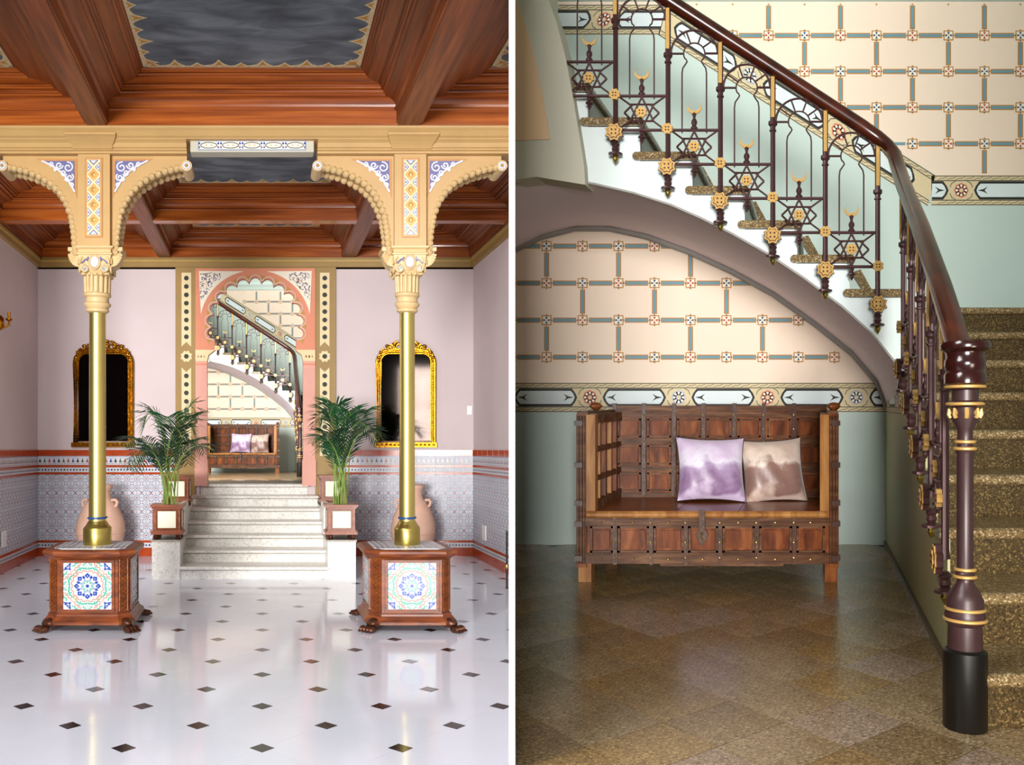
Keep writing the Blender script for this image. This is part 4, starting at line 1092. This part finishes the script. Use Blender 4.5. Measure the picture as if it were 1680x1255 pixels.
def hall(F, far):
    W = ' seen through the lobby arch' if far else ' right of the white partition'
    def P(name, g, root, smooth=False, skew=True, at=(0, 0, 0)): return put(name, g, F, at, root, smooth=smooth, skew=skew)
    # ---- floor
    x0f, x1f = -2.6, 1.6
    y0f = -.05 if far else 1.2
    f = struct(put('floor', MB().box(x0f, x1f, y0f, YW+.1, -.1, -.006, 'fjoint'), F), 'terrazzo tile floor'+W)
    ts = .256; d = ts/math.sqrt(2)
    for k in range(4):
        g = MB().prism([(d-.0018, 0), (0, d-.0018), (-d+.0018, 0), (0, -d+.0018)], 'z', -.014, 0, FT[k])
        for j in range(int(1.4/d), int(YW/d)+2):
            for i in range(-8, 6):
                x = (i+.5*(j % 2))*2*d+.1; y = j*d
                if random.Random(i*31+j*17).randrange(4) != k or y > YW or not (x0f < x < 1.5): continue
                if far and not (-1.4 < x < .9): continue
                put('floor_tile', g, F, (x, y, 0), f, key=('htile', k))
    # ---- back wall
    zt = 3.95
    wall = struct(put('wall_back', MB().box(x0f, x1f, YW, YW+.12, -.1, zt, 'mint'), F), 'painted back wall'+W)
    wx = lambda u: rx(u, YW); wz = lambda v: rz(v, YW)
    # peach fields
    g = MB(); yl = YW-.001
    BC = [(640, 640), (700, 545), (760, 470), (800, 435), (845, 408), (890, 386), (945, 372), (1000, 372), (1060, 385), (1130, 410), (1200, 442), (1270, 480), (1340, 530), (1400, 578), (1440, 625), (1464, 690)]
    def bcv(u):
        for (a_, b_) in zip(BC[:-1], BC[1:]):
            if a_[0] <= u <= b_[0]: return a_[1]+(b_[1]-a_[1])*(u-a_[0])/(b_[0]-a_[0])
        return 900
    uu = list(range(652, 1442, 10))
    g.add([q for u in uu for q in ((wx(u), yl, wz(628)), (wx(u), yl, wz(bcv(u)-8)))], [(2*i, 2*i+2, 2*i+3, 2*i+1) for i in range(len(uu)-1)], 'peach')
    P('painted_field', g, wall)
    top = 3.63
    rk = lambda u: 337-(1520-u)*.635           # lower edge of the raking border
    up_pts = [(1536, 288), (1720, 288), (1720, -70), (900, -70), (900, 8), (1092, 8)]
    g = MB().face([(wx(u), yl, min(wz(v), top)) for u, v in up_pts], 'peach'); P('painted_field', g, wall)
    g = MB()
    sp = 59/245.2
    us = [wx(897)+sp*i for i in range(-3, 10)]; vs_ = [wz(586+60.7*k) for k in (1, 0, -1, -2, -3, -4)]
    lattice(g, us, vs_, 0, wx(840-120), wx(1470), wz(626), wz(335), YW, lambda x, z: wz(bcv(VR[0]+x*F_PX/YW)-8) > z)
    us = [wx(1261)+sp*i for i in range(-7, 9)]; vs_ = [wz(295), wz(236), wz(176.5), wz(117.5), wz(58.5), wz(-1)]
    lattice(g, us, vs_, 1, wx(860), x1f, wz(285), top, YW, lambda x, z: z > .95+(VR[1]-(rk(VR[0]+x*F_PX/YW)-52))*YW/F_PX and z > wz(288))
    stuff(P('painted_lattice', g, wall))
    # borders
    g = MB(); z0 = wz(676)
    border(g, lambda s, t, l: (s, YW-l, z0+t*.196), x0f+.02, wx(1466), wx(968)); P('painted_border', g, wall)
    g = MB(); z1 = wz(337)
    border(g, lambda s, t, l: (s-0.0*t, YW-l, z1+t*.2), wx(1528), x1f, wx(1577))
    uA, uB = 1080, 1522; L_ = wx(uB)-wx(uA)
    border(g, lambda s, t, l: (s+t*.05, YW-l, wz(rk(VR[0]+s*F_PX/YW))+t*.205), wx(uA), wx(uB), wx(1370-594*.245*.0))
    border(g, lambda s, t, l: (s+t*.05, YW-l, wz(57)+t*.2), wx(905), wx(1082), wx(985)); P('painted_border', g, wall)
    P('cornice', MB().prism([(YW, top), (YW-.03, top+.01), (YW-.05, top+.06), (YW-.10, top+.1), (YW-.11, top+.14), (YW-.17, top+.2), (YW-.18, zt), (YW, zt)], 'x', x0f, x1f, 'mint'), wall)
    cl = struct(put('ceiling', MB().box(x0f, x1f, (2.2 if far else .9), YW+.1, zt, zt+.1, 'mint'), F), 'pale ceiling of the stair hall')
    if not far:
        struct(put('wall_right', MB().box(1.56, 1.66, 2.0, YW+.1, -.1, zt, 'mint'), F), 'green wall beyond the stair flight, out at the right')
    # ---- staircase
    root = thing('staircase', 'terrazzo staircase with curved underside'+W, 'staircase', F, (.5, YW-1, 0))
    U = [1440-86*i for i in range(7)]; V = [500-56*i for i in range(7)]
    X = [rx(u, YS) for u in U]; Zs = [rz(v, YS) for v in V]; RN = 86*YS/F_PX; RS = 56*YS/F_PX
    fc = [(845, 300), (880, 293), (930, 294), (975, 302), (1040, 317), (1100, 336), (1150, 358), (1200, 383), (1260, 417), (1320, 457), (1380, 502), (1430, 547), (1468, 594), (1478, 608)]
    bc = [(760, 470), (800, 435), (845, 408), (890, 386), (945, 372), (1000, 372), (1060, 385), (1130, 410), (1200, 442), (1270, 480), (1340, 530), (1400, 578), (1440, 625), (1464, 690)]
    if True:
        fc = [(690, 420), (760, 335)]+fc; bc = [(640, 640), (700, 545)]+bc
    fp = [(rx(u, YS), rz(v, YS)) for u, v in fc]; bp = [(rx(u, YW), rz(v, YW)) for u, v in bc]
    xend = .50
    # string face
    up_ = []
    for i in range(6, -1, -1):
        up_ += [(X[i]-(.14 if i == 6 else RN-.125), Zs[i]+.036), (X[i]+.125, Zs[i]+.036)]
    up_ = [(p[0], p[1]) for p in up_]
    up_[-1] = (xend, up_[-1][1])
    poly = [p for p in up_]+[(xend, fp[-1][1]-.0)]+[p for p in fp[::-1]]
    lft = [(fp[0][0], up_[0][1])]
    P('string', MB().prism(lft+poly, 'y', YS, YS+.05, 'string'), root)
    # soffit ruled surface
    g = MB(); n = len(fp); vs2 = []
    for a, b in zip(fp, bp):
        for t in (0, .33, .66, 1): vs2.append((a[0]*(1-t)+b[0]*t, YS+.02+(YW-YS-.02)*t, a[1]*(1-t)+b[1]*t))
    g.add(vs2, [(4*i+k, 4*i+k+1, 4*i+5+k, 4*i+4+k) for i in range(n-1) for k in range(3)], 'soffit')
    P('soffit', g, root, smooth=True)
    P('soffit_trim', MB().tube([(p[0], YW-.02, p[1]-.012) for p in bp], .022, 'soffit_edge', 6), root)
    P('soffit_bead', MB().tube([(p[0], YS-.004, p[1]) for p in fp], .007, 'soffit_edge', 5), root)
    # treads of the rear flight
    for i in range(7):
        x0, x1, z = X[i]-.178, X[i]+.15, Zs[i]+.078
        r_ = .02
        pr = [(x1-r_+r_*math.cos(a), z-r_+r_*math.sin(a)) for a in [-PI/2+PI*k/8 for k in range(9)]]+[(x0+r_+r_*math.cos(a), z-r_+r_*math.sin(a)) for a in [PI/2+PI*k/8 for k in range(9)]]
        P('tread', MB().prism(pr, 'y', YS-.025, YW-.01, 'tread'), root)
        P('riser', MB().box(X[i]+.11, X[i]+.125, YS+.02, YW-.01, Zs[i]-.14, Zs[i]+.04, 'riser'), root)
        a = [(U[i]+43, V[i]+3), (U[i]+58, V[i]-2), (U[i]+84, V[i]+45), (U[i]+70, V[i]+46)]
        yk = YW-.03; P('skirting', MB().prism([(rx(u, yk), rz(v, yk)) for u, v in a], 'y', yk, YW-.004, 'tread'), root)
    # front flight
    N, rise, run, Y1 = 9, .166, .303, 2.45
    sw = MB(); prof = [(Y1+.04, 0)]
    for k in range(N):
        y, z = Y1+run*k, rise*(k+1)
        ye = y+run+.06 if k < N-1 else YW-.005
        pr = [(ye, z), (y+.02, z)]+[(y+.02-.02*math.sin(t*PI/8), z-.02+.02*math.cos(t*PI/8)) for t in range(1, 8)]+[(y+.02, z-.04), (ye, z-.04)]
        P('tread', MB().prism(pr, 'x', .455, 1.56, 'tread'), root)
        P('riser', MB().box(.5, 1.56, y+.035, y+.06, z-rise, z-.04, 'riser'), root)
        prof += [(y+.04, z-.04), (y+.04+run if k < N-1 else YW, z-.04)]
    prof += [(YW, 0)]
    P('stair_wall', MB().prism(prof, 'x', .49, .56, 'mint_wall_shade'), root)
    g = MB(); border(g, lambda s, t, l: (.49-l, YW-s, z0+t*.196), .0, 1.1, .2); P('painted_border', g, root)
    P('shoe', MB().box(.475, .492, Y1+.3, YW, 0, .025, 'riser'), root)
    # ---- pier at the left with peach recess
    yp = YS-.07
    if True:
        pv = [(700, -60), (898, -60), (900, 0), (914, 40), (928, 95), (940, 160), (951, 225), (958, 270), (960, 303), (880, 290), (800, 300), (700, 400)]
        pr = struct(put('trim_2', MB().prism([(rx(u, yp), rz(v, yp)) for u, v in pv], 'y', yp, yp+.16, 'pier'), F), 'grey green curved pier at the head of the stair'+W)
        pv = [(700, -60), (842, -60), (848, 0), (862, 40), (877, 95), (889, 150), (899, 205), (903, 229), (845, 231), (700, 231)]
        P('recess_panel', MB().prism([(rx(u, yp), rz(v, yp)) for u, v in pv], 'y', yp-.008, yp+.004, 'pier_in'), pr)
    # ---- railing
    ra = thing('stair_railing', 'maroon iron stair railing with gilt stars and polished handrail'+W, 'railing', F, (.42, 2.5, .2))
    def bars(kind):
        """returns fn mapping local (s, n, z) to room axes"""
        return (lambda s, n_, z: (s, -n_, z)) if kind == 'u' else (lambda s, n_, z: (-n_, -s, z))
    def post(at, kind, hrail, drop=True):
        fn = bars(kind); key = ('post', kind)
        def L(g): return g.xf(lambda p: fn(*p))
        p = put('post', L(MB().lathe([(.017, 0), (.013, .03), (.0125, .53), (.018, .532), (.018, .54), (.013, .543), (.014, .556), (.023, .565), (.023, .582), (.014, .585), (.014, hrail)], 'maroon', 8)), F, at, ra, smooth=True, key=key)
        put('gilt_shaft', L(MB().box(-.009, .009, .010, .018, .60, hrail-.01, 'gilt_pale')), F, at, p, key=('gs', kind))
        g = MB(); sp_ = star(0, 0, .05, 8, .76); g.prism([(q[0], q[1]) for q in sp_], 'y', .012, .034, 'maroon'); g.prism(star(0, 0, .047, 8, .76), 'y', .034, .039, 'gilt_pale'); g.prism(star(0, 0, .036, 8, .76), 'y', .0385, .041, 'maroon'); g.prism(star(0, 0, .031, 8, .8), 'y', .041, .045, 'gilt_pale')
        for k in range(4): g.xf(lambda q: q); g.prism(diamond(.014*math.cos(k*PI/2+PI/4), .014*math.sin(k*PI/2+PI/4), .006, .006), 'y', .045, .0465, 'maroon')
        put('star', L(g), F, at, p, key=('star', kind))
        g = MB(); g.prism(star(0, .193, .03, 8, .8), 'y', .012, .03, 'gilt_pale')
        for k in range(4): g.prism(diamond(.010*math.cos(k*PI/2+PI/4), .193+.010*math.sin(k*PI/2+PI/4), .005, .005), 'y', .03, .032, 'maroon')
        put('rosette', L(g), F, at, p, key=('ros', kind))
        g = MB().lathe([(.012, -.04), (.022, -.055), (.016, -.065), (.02, -.08), (.014, -.09), (.036, -.098), (.036, -.106), (.014, -.112)], 'maroon', 12).lathe([(.012, -.110), (.017, -.122), (.012, -.134), (.003, -.146)], 'brass', 10)
        if drop: put('drop', L(g), F, at, p, smooth=True, key=('drop', kind))
        if kind == 'u': put('standoff', L(MB().box(-.012, .012, -.05, .012, -.02, .015, 'maroon')), F, at, p, key=('so', kind))
    def bay(at, kind, run_, rs):
        """between the upper post at `at` (its star centre) and the next one down"""
        fn = bars(kind); c = run_/2; zu, zl = .193, .193-rs
        def L(g): return g.xf(lambda p: fn(*p))
        put('rail_bar', L(MB().tube([(0, 0, zu), (run_, 0, zu)], .008, 'maroon', 6)), F, at, ra, key=('rb', kind))
        put('rail_bar', L(MB().tube([(0, 0, zl), (run_, 0, zl)], .008, 'maroon', 6)), F, at, ra, key=('rb2', kind))
        zm = (zu+zl)/2; a, b = .088, .066
        g = MB()
        bx_, bz_ = .06, .042
        for sg in (-1, 1):
            ap_ = (c, zm+sg*(zu-zm)*.94); l_, r_ = (c-bx_, zm-sg*bz_), (c+bx_, zm-sg*bz_)
            for p, q in ((ap_, l_), (l_, r_), (r_, ap_)): g.tube([(p[0], .002, p[1]), (q[0], .002, q[1])], .0055, 'maroon', 5)
            tp_ = (c+sg*a, zm)
            for sz in (-1, 1):
                g.tube([(tp_[0], .002, tp_[1]), (c+sg*.045, .002, zm+sz*bz_)], .0055, 'maroon', 5)
                g.tube([(c+sg*(run_/2-.012), 0, zm+sz*(zu-zm)), (c+sg*bx_, .002, zm+sz*bz_)], .005, 'maroon', 5)
        hx = put('hexagram', L(g), F, at, ra, key=('hex', kind))
        g = MB().prism(star(c, zm, .03, 8, .8), 'y', .006, .02, 'gilt_pale')
        for k in range(4): g.prism(diamond(c+.011*math.cos(k*PI/2+PI/4), zm+.011*math.sin(k*PI/2+PI/4), .005, .005), 'y', .02, .022, 'maroon')
        put('rosette', L(g), F, at, hx, key=('hros', kind))
        g = MB().lathe([(.016, zu+.002), (.018, zu+.012), (.01, zu+.022), (.015, zu+.035), (.015, zu+.045), (.006, zu+.06), (.009, zu+.075), (.012, zu+.08), (.006, zu+.088)], 'maroon', 10, (c, 0))
        fi = put('finial', L(g), F, at, ra, smooth=True, key=('fin', kind))
        o_ = arc(c, zu+.118, .037, math.radians(-198), math.radians(18), 14); i_ = arc(c, zu+.130, .033, math.radians(18), math.radians(-198), 14)
        put('crescent', L(MB().prism(o_+i_, 'y', -.004, .004, 'gilt_pale')), F, at, fi, key=('cre', kind))
        put('drop_finial', L(MB().lathe([(.008, zl), (.014, zl-.012), (.009, zl-.025), (.02, zl-.034), (.02, zl-.04), (.01, zl-.045), (.012, zl-.054), (.002, zl-.07)], 'maroon', 8, (c, 0))), F, at, ra, smooth=True, key=('df', kind))
        zb = zu+.388; rw = .062; th = .0042
        for s_ in (-1, 1):
            pts = [(c+s_*rw, 0, zu-.015), (c+s_*rw, 0, zu+.29), (c+s_*(rw-.004), 0, zu+.315), (c+s_*(rw-.018), 0, zu+.335), (c+s_*(rw-.026), 0, zu+.348), (c+s_*(rw-.02), 0, zu+.36)]
            pts += [(c+s_*.054*math.cos(t), 0, zb+.054*math.sin(t)) for t in [math.radians(-25+115*k/9) for k in range(10)]]
            lp = put('loop_rod', L(MB().tube(pts, th, 'maroon', 5)), F, at, ra, key=('lr', kind, s_))
        ro = run_/2-.014
        g = MB().tube([(c+ro*math.cos(t), 0, zb+ro*math.sin(t)) for t in [PI*k/16 for k in range(17)]], .006, 'maroon', 5)
        for t in (35, 70, 110, 145): t = math.radians(t); g.tube([(c+.054*math.cos(t), 0, zb+.054*math.sin(t)), (c+ro*math.cos(t), 0, zb+ro*math.sin(t))], .0045, 'maroon', 5)
        for s_ in (-1, 1): g.tube([(c+s_*.054, 0, zb), (c+s_*run_/2, 0, zb)], .006, 'maroon', 5)
        put('arch_fan', L(g), F, at, ra, key=('af', kind))
    Xr = [rx(u, YR) for u in U]; Zr = [rz(v, YR) for v in V]; RNr, RSr = 86*YR/F_PX, 56*YR/F_PX
    for i in range(6): post((Xr[i], YR, Zr[i]), 'u', .815)
    for i in range(1, 7): bay((Xr[i], YR, Zr[i]), 'u', RNr, RSr)
    FY = [3.94, 3.63, 3.32, 3.01, 2.70]; FZ = [1.105, .943, .779, .617, .455]
    for y, z in zip(FY, FZ): post((.42, y, z), 'd', .815)
    for i in range(4): bay((.42, FY[i], FZ[i]), 'd', .31, .162)
    # handrail
    hp = [(Xr[0]-RNr*k, YR, Zr[0]+.85+RSr*k) for k in (7, 6, 5, 4, 3, 2, 1, .3)]
    hp += [(Xr[0]+.0, YR, Zr[0]+.845), (Xr[0]+.05, YR-.02, Zr[0]+.795), (.41, YR-.07, 2.18), (.42, YR-.16, 2.09), (.42, 3.94, 1.955), (.42, 3.3, 1.62), (.42, 2.8, 1.335), (.425, 2.62, 1.205), (.435, 2.5, 1.085)]
    P('handrail', MB().tube(hp, .047, 'rail', 14, flat=.8), ra, smooth=True)
    nx, ny = .445, 2.49
    ne = put('newel', MB().lathe([(.045, .225), (.047, .235), (.045, .30), (.05, .305), (.054, .318), (.054, .335), (.05, .345), (.05, .375), (.038, .40), (.022, .425), (.022, .44), (.027, .45), (.022, .46), (.0225, .80), (.026, .81), (.021, .82), (.021, .87), (.036, .90), (.036, .935), (.046, .94), (.046, .95), (.036, .955), (.036, .985), (.05, .99), (.05, 1.0)], 'maroon_lt', 24), F, (nx, ny, 0), ra, smooth=True, skew=False)
    put('newel_base', MB().lathe([(.056, 0), (.059, .004), (.059, .225), (.05, .232)], 'iron', 24), F, (nx, ny, 0), ne, smooth=True, skew=False)
    for z, r_ in ((.318, .055), (.348, .051), (.442, .028), (.463, .026), (.815, .027), (.835, .024), (.945, .047), (.995, .051)):
        put('gilt_ring', MB().tube([(r_*math.cos(a), r_*math.sin(a), z) for a in [2*PI*k/24 for k in range(24)]], .005, 'gilt_pale', 6, True), F, (nx, ny, 0), ne, smooth=True, skew=False)
    g = MB()
    for a in [PI/4+PI/2*k for k in range(4)]:
        for s_ in (-1, 1):
            cx_, cy_ = .034*math.cos(a+s_*.4), .034*math.sin(a+s_*.4)
            g.tube([(cx_*1.1, cy_*1.1, .905+.0), (cx_*1.25, cy_*1.25, .915), (cx_*1.2, cy_*1.2, .93), (cx_, cy_, .925), (cx_*1.1, cy_*1.1, .915)], .006, 'gilt_pale', 6)
    put('newel_capital', g, F, (nx, ny, 0), ne, smooth=True, skew=False)
    put('newel_cap', MB().lathe([(.05, 1.0), (.055, 1.005), (.056, 1.03), (.05, 1.04), (.055, 1.055), (.055, 1.07), (.05, 1.08), (.052, 1.095), (.066, 1.105), (.068, 1.115), (.064, 1.125), (.02, 1.13)], 'cap_wood', 28), F, (nx, ny, 0), ne, smooth=True, skew=False)
    # ---- bench
    yf, yb = 4.5, 5.19; sc_ = F_PX/yf
    bx0, bx1 = rx(946, yf), rx(1376, yf); bw = bx1-bx0
    at = ((bx0+bx1)/2, yf, 0); hw = bw/2
    b = thing('carved_bench', 'carved wooden chest bench with iron straps'+W, 'bench', F, at)
    def B(name, g, parent=b, **k): return put(name, g, F, at, parent, **k)
    dp = yb-yf
    zs = .378
    sx_ = lambda u: rx(u, yf)-at[0]
    fzt, fzb = .33, .105
    # legs / corner posts
    for s_ in (-1, 1):
        x = s_*(hw-.04); B('leg', MB().box(x-.034, x+.034, .012, .08, 0, .13, 'bwl' if s_ < 0 else 'bw'))
        B('leg', MB().box(x-.034, x+.034, dp-.08, dp, 0, .13, 'bw'))
        xo = s_*(hw-.026)
        p = B('corner_post', MB().box(xo-.026, xo+.026, -.005, .06, .08, .89, 'bw'))
        g = MB()
        for k in range(3): g.tube([(xo-.016+.016*k, -.009, .10), (xo-.016+.016*k, -.009, .88)], .007, 'bwx', 6)
        B('reeding', g, p)
        for z in (.84, .62, .42, .31, .13):
            B('strap', MB().box(xo-.034 if s_ < 0 else xo-.01, xo+.01 if s_ < 0 else xo+.034, -.022, .03, z-.013, z+.013, 'strap'), p)
        B('finial', MB().lathe([(.012, .885), (.014, .905), (.022, .912), (.036, .925), (.036, .932), (.024, .945), (.008, .95)], 'bw', 12, (xo, .02 if s_ > 0 else .3)), p, smooth=True)
        # pale inner stile and lattice arm
        xi = s_*(hw-.075)
        B('arm_stile', MB().box(xi-.024, xi+.024, -.004, .05, zs-.01, .885, 'bwl'))
        arm = B('arm_frame', MB().box(xi-.02, xi+.02, .05, dp-.03, .84, .89, 'bwx').box(xi-.016, xi+.016, .05, dp-.03, zs, .43, 'bwx').box(xi-.016, xi+.016, .05, dp-.03, .53, .56, 'bwx').box(xi-.016, xi+.016, .05, dp-.03, .685, .715, 'bwx'))
        for k in range(4):
            y = .15+k*.13; B('arm_slat', MB().box(xi-.014, xi+.014, y-.014, y+.014, .43, .84, 'bw' if k % 2 else 'bwl'), arm)
        B('arm_backing', MB().box(xi+s_*.026-.006, xi+s_*.026+.006, .03, dp-.03, zs, .86, 'strap'), arm)
        B('top_rail', MB().box(s_*(hw-.03)-.028, s_*(hw-.03)+.028, 0, dp, .885, .905, 'bwx'), arm)
    # seat planks
    cuts = [-hw+.05, sx_(1110), sx_(1212), hw-.05]
    for a, c_, m_ in zip(cuts[:-1], cuts[1:], ('bws', 'bws', 'bws')):
        B('seat_plank', MB().prism([(-.012, zs-.036), (-.02, zs-.02), (-.012, zs), (dp-.03, zs), (dp-.03, zs-.036)], 'x', a+.0015, c_-.0015, m_))
    B('seat_edge', MB().tube([(-hw+.06, -.012, zs-.018), (hw-.06, -.012, zs-.018)], .018, 'bwl', 8), smooth=True)
    # front apron
    ap = B('apron', MB().box(-hw+.05, hw-.05, .012, .04, fzb, fzt+.012, 'bw'))
    B('apron_rail', MB().box(-hw+.02, hw-.02, -.006, .02, fzt-.03, fzt+.01, 'bwx').box(-hw+.02, hw-.02, -.012, .0, fzt-.022, fzt-.012, 'bwx').box(-hw+.02, hw-.02, -.012, .0, fzt-.004, fzt+.004, 'bwx'), ap)
    B('apron_rail', MB().box(-hw+.02, hw-.02, -.006, .02, fzb-.005, fzb+.05, 'bwx').box(-hw+.02, hw-.02, -.012, .0, fzb+.03, fzb+.042, 'bwx').box(-.25, .4, -.004, .02, fzb-.018, fzb-.004, 'bwx'), ap)
    ss = [sx_(u) for u in (968, 1010, 1069, 1126, 1182, 1242, 1303, 1350)]
    ss[0] = -hw+.06; ss[-1] = hw-.06
    for i in range(7):
        a, c_ = ss[i]+.012, ss[i+1]-.012
        if c_-a < .05: continue
        pn = B('apron_panel', MB().box(a+.02, c_-.02, .0, .014, fzb+.075, fzt-.055, 'bw'), ap)
        g = MB()
        for x0, x1, z0_, z1_ in ((a, c_, fzb+.052, fzb+.064), (a, c_, fzt-.044, fzt-.032), (a, a+.012, fzb+.05, fzt-.03), (c_-.012, c_, fzb+.05, fzt-.03)): g.box(x0, x1, -.004, .014, z0_, z1_, 'bwx')
        B('panel_bead', g, pn)
    for i in range(1, 7):
        st_ = B('strap', MB().box(ss[i]-.01, ss[i]+.01, -.016, .012, fzb-.008, fzt+.014, 'strap').box(ss[i]-.004, ss[i]+.004, -.02, -.01, fzb, fzt+.01, 'bwx'), ap)
        g = MB()
        for z in (fzt-.012, fzb+.11, fzb+.03): g.blob((ss[i], -.019, z), (.007, .005, .007), 'stud', 8, 5)
        B('stud', g, st_)
    g = MB()
    for i in range(7): g.blob(((ss[i]+ss[i+1])/2, -.014, fzt-.012), (.007, .005, .007), 'stud', 8, 5); g.blob(((ss[i]+ss[i+1])/2, -.012, fzb+.02), (.007, .005, .007), 'stud', 8, 5)
    B('stud', g, ap)
    # hasp
    hx_ = sx_(1153); g = MB().box(hx_-.015, hx_+.015, -.045, -.03, zs-.03, zs+.008, 'hasp').box(hx_-.016, hx_+.016, -.042, -.022, zs-.09, zs-.02, 'hasp')
    g.prism([(hx_-.012, zs-.085), (hx_+.012, zs-.085), (hx_+.033, zs-.125), (hx_+.014, zs-.16), (hx_, zs-.182), (hx_-.014, zs-.16), (hx_-.033, zs-.125)], 'y', -.03, -.018, 'hasp')
    hs = B('hasp', g); B('staple', MB().tube([(hx_, -.03, zs-.145), (hx_, -.048, zs-.14), (hx_, -.048, zs-.118), (hx_, -.03, zs-.112)], .005, 'stud', 6), hs)
    # back with panels
    bk = B('back_board', MB().box(-hw+.05, hw-.05, dp-.03, dp, .38, .915, 'bw'))
    yk = dp-.03
    cs = [rx(u, yb)-at[0] for u in (962, 1011, 1059, 1108, 1156, 1206, 1254, 1303, 1352)]
    cs[0] = max(cs[0], -hw+.05); cs[-1] = min(cs[-1], hw-.05)
    zr_ = [.39, .55, .715, .875]
    for j, z in enumerate(zr_):
        B('back_rail', MB().box(-hw+.05, hw-.05, yk-.014, yk, z-.016, z+.016, 'bwx'), bk)
    B('back_rail', MB().box(-hw+.05, hw-.05, yk-.02, yk+.02, .895, .93, 'bwx'), bk)
    for i in range(len(cs)-1):
        for j in range(3):
            a, c_, z0_, z1_ = cs[i]+.02, cs[i+1]-.02, zr_[j]+.024, zr_[j+1]-.024
            if c_-a < .03: continue
            pn = B('back_panel', MB().box(a+.018, c_-.018, yk-.012, yk, z0_+.016, z1_-.016, 'bw'), bk)
            g = MB()
            for x0, x1, p0, p1 in ((a, c_, z0_, z0_+.01), (a, c_, z1_-.01, z1_), (a, a+.01, z0_, z1_), (c_-.01, c_, z0_, z1_)): g.box(x0, x1, yk-.016, yk, p0, p1, 'bwx')
            B('panel_bead', g, pn)
    for i in range(1, len(cs)-1):
        s2 = B('strap', MB().box(cs[i]-.012, cs[i]+.012, yk-.024, yk, .39, .945, 'strap'), bk)
        g = MB()
        for z in (.39, .47, .55, .63, .715, .79, .875): g.blob((cs[i], yk-.026, z), (.006, .005, .006), 'stud', 8, 5)
        B('stud', g, s2)
    # ---- cushions
    def cushion(name, label, m_, cu, cv, w, h, tilt, roll, y):
        cx_ = rx(cu, y); cz_ = rz(cv, y)
        c0 = (cx_, y, cz_); r = thing(name, label+W, 'cushion', F, c0, 'velvet cushions on the '+('far bench' if far else 'bench'))
        N_ = 18; g = MB(); vs_ = []
        edge = []
        def pt(u, v, sd):
            q = max(0, (1-abs(u)**2.6)*(1-abs(v)**2.6)); th = .07*q**.55
            pin = 1-.09*(1-abs(u)**2)*(abs(v)**2); pin2 = 1-.09*(1-abs(v)**2)*(abs(u)**2)
            wr = .004*math.sin(9*u+5*v)*q
            x, z, yy = u*w/2*pin2, v*h/2*pin, -sd*th+wr
            x, z = x*math.cos(roll)-z*math.sin(roll), x*math.sin(roll)+z*math.cos(roll)
            return (x, yy*math.cos(tilt)+z*math.sin(tilt), z*math.cos(tilt)-yy*math.sin(tilt))
        for sd in (1, -1):
            vs_ = [pt(-1+2*i/N_, -1+2*j/N_, sd) for j in range(N_+1) for i in range(N_+1)]
            g.add(vs_, [(j*(N_+1)+i, j*(N_+1)+i+1, (j+1)*(N_+1)+i+1, (j+1)*(N_+1)+i) for j in range(N_) for i in range(N_)], m_)
        put('cover', g, F, c0, r, skew=False, smooth=True)
        e_ = [pt(-1+2*i/N_, -1, 0) for i in range(N_)]+[pt(1, -1+2*i/N_, 0) for i in range(N_)]+[pt(1-2*i/N_, 1, 0) for i in range(N_)]+[pt(-1, 1-2*i/N_, 0) for i in range(N_)]
        put('piping', MB().tube(e_, .0035, 'piping', 5, True), F, c0, r, skew=False, smooth=True)
    cushion('cushion', 'silvery lilac velvet cushion leaning on the bench', 'cush_a', 1166, 770, .395, .375, .22, -.02, 4.90)
    cushion('cushion', 'taupe printed velvet cushion leaning on the bench', 'cush_b', 1268, 772, .365, .375, .2, .05, 4.96)
hall(FR, False)
hall(FH, True)
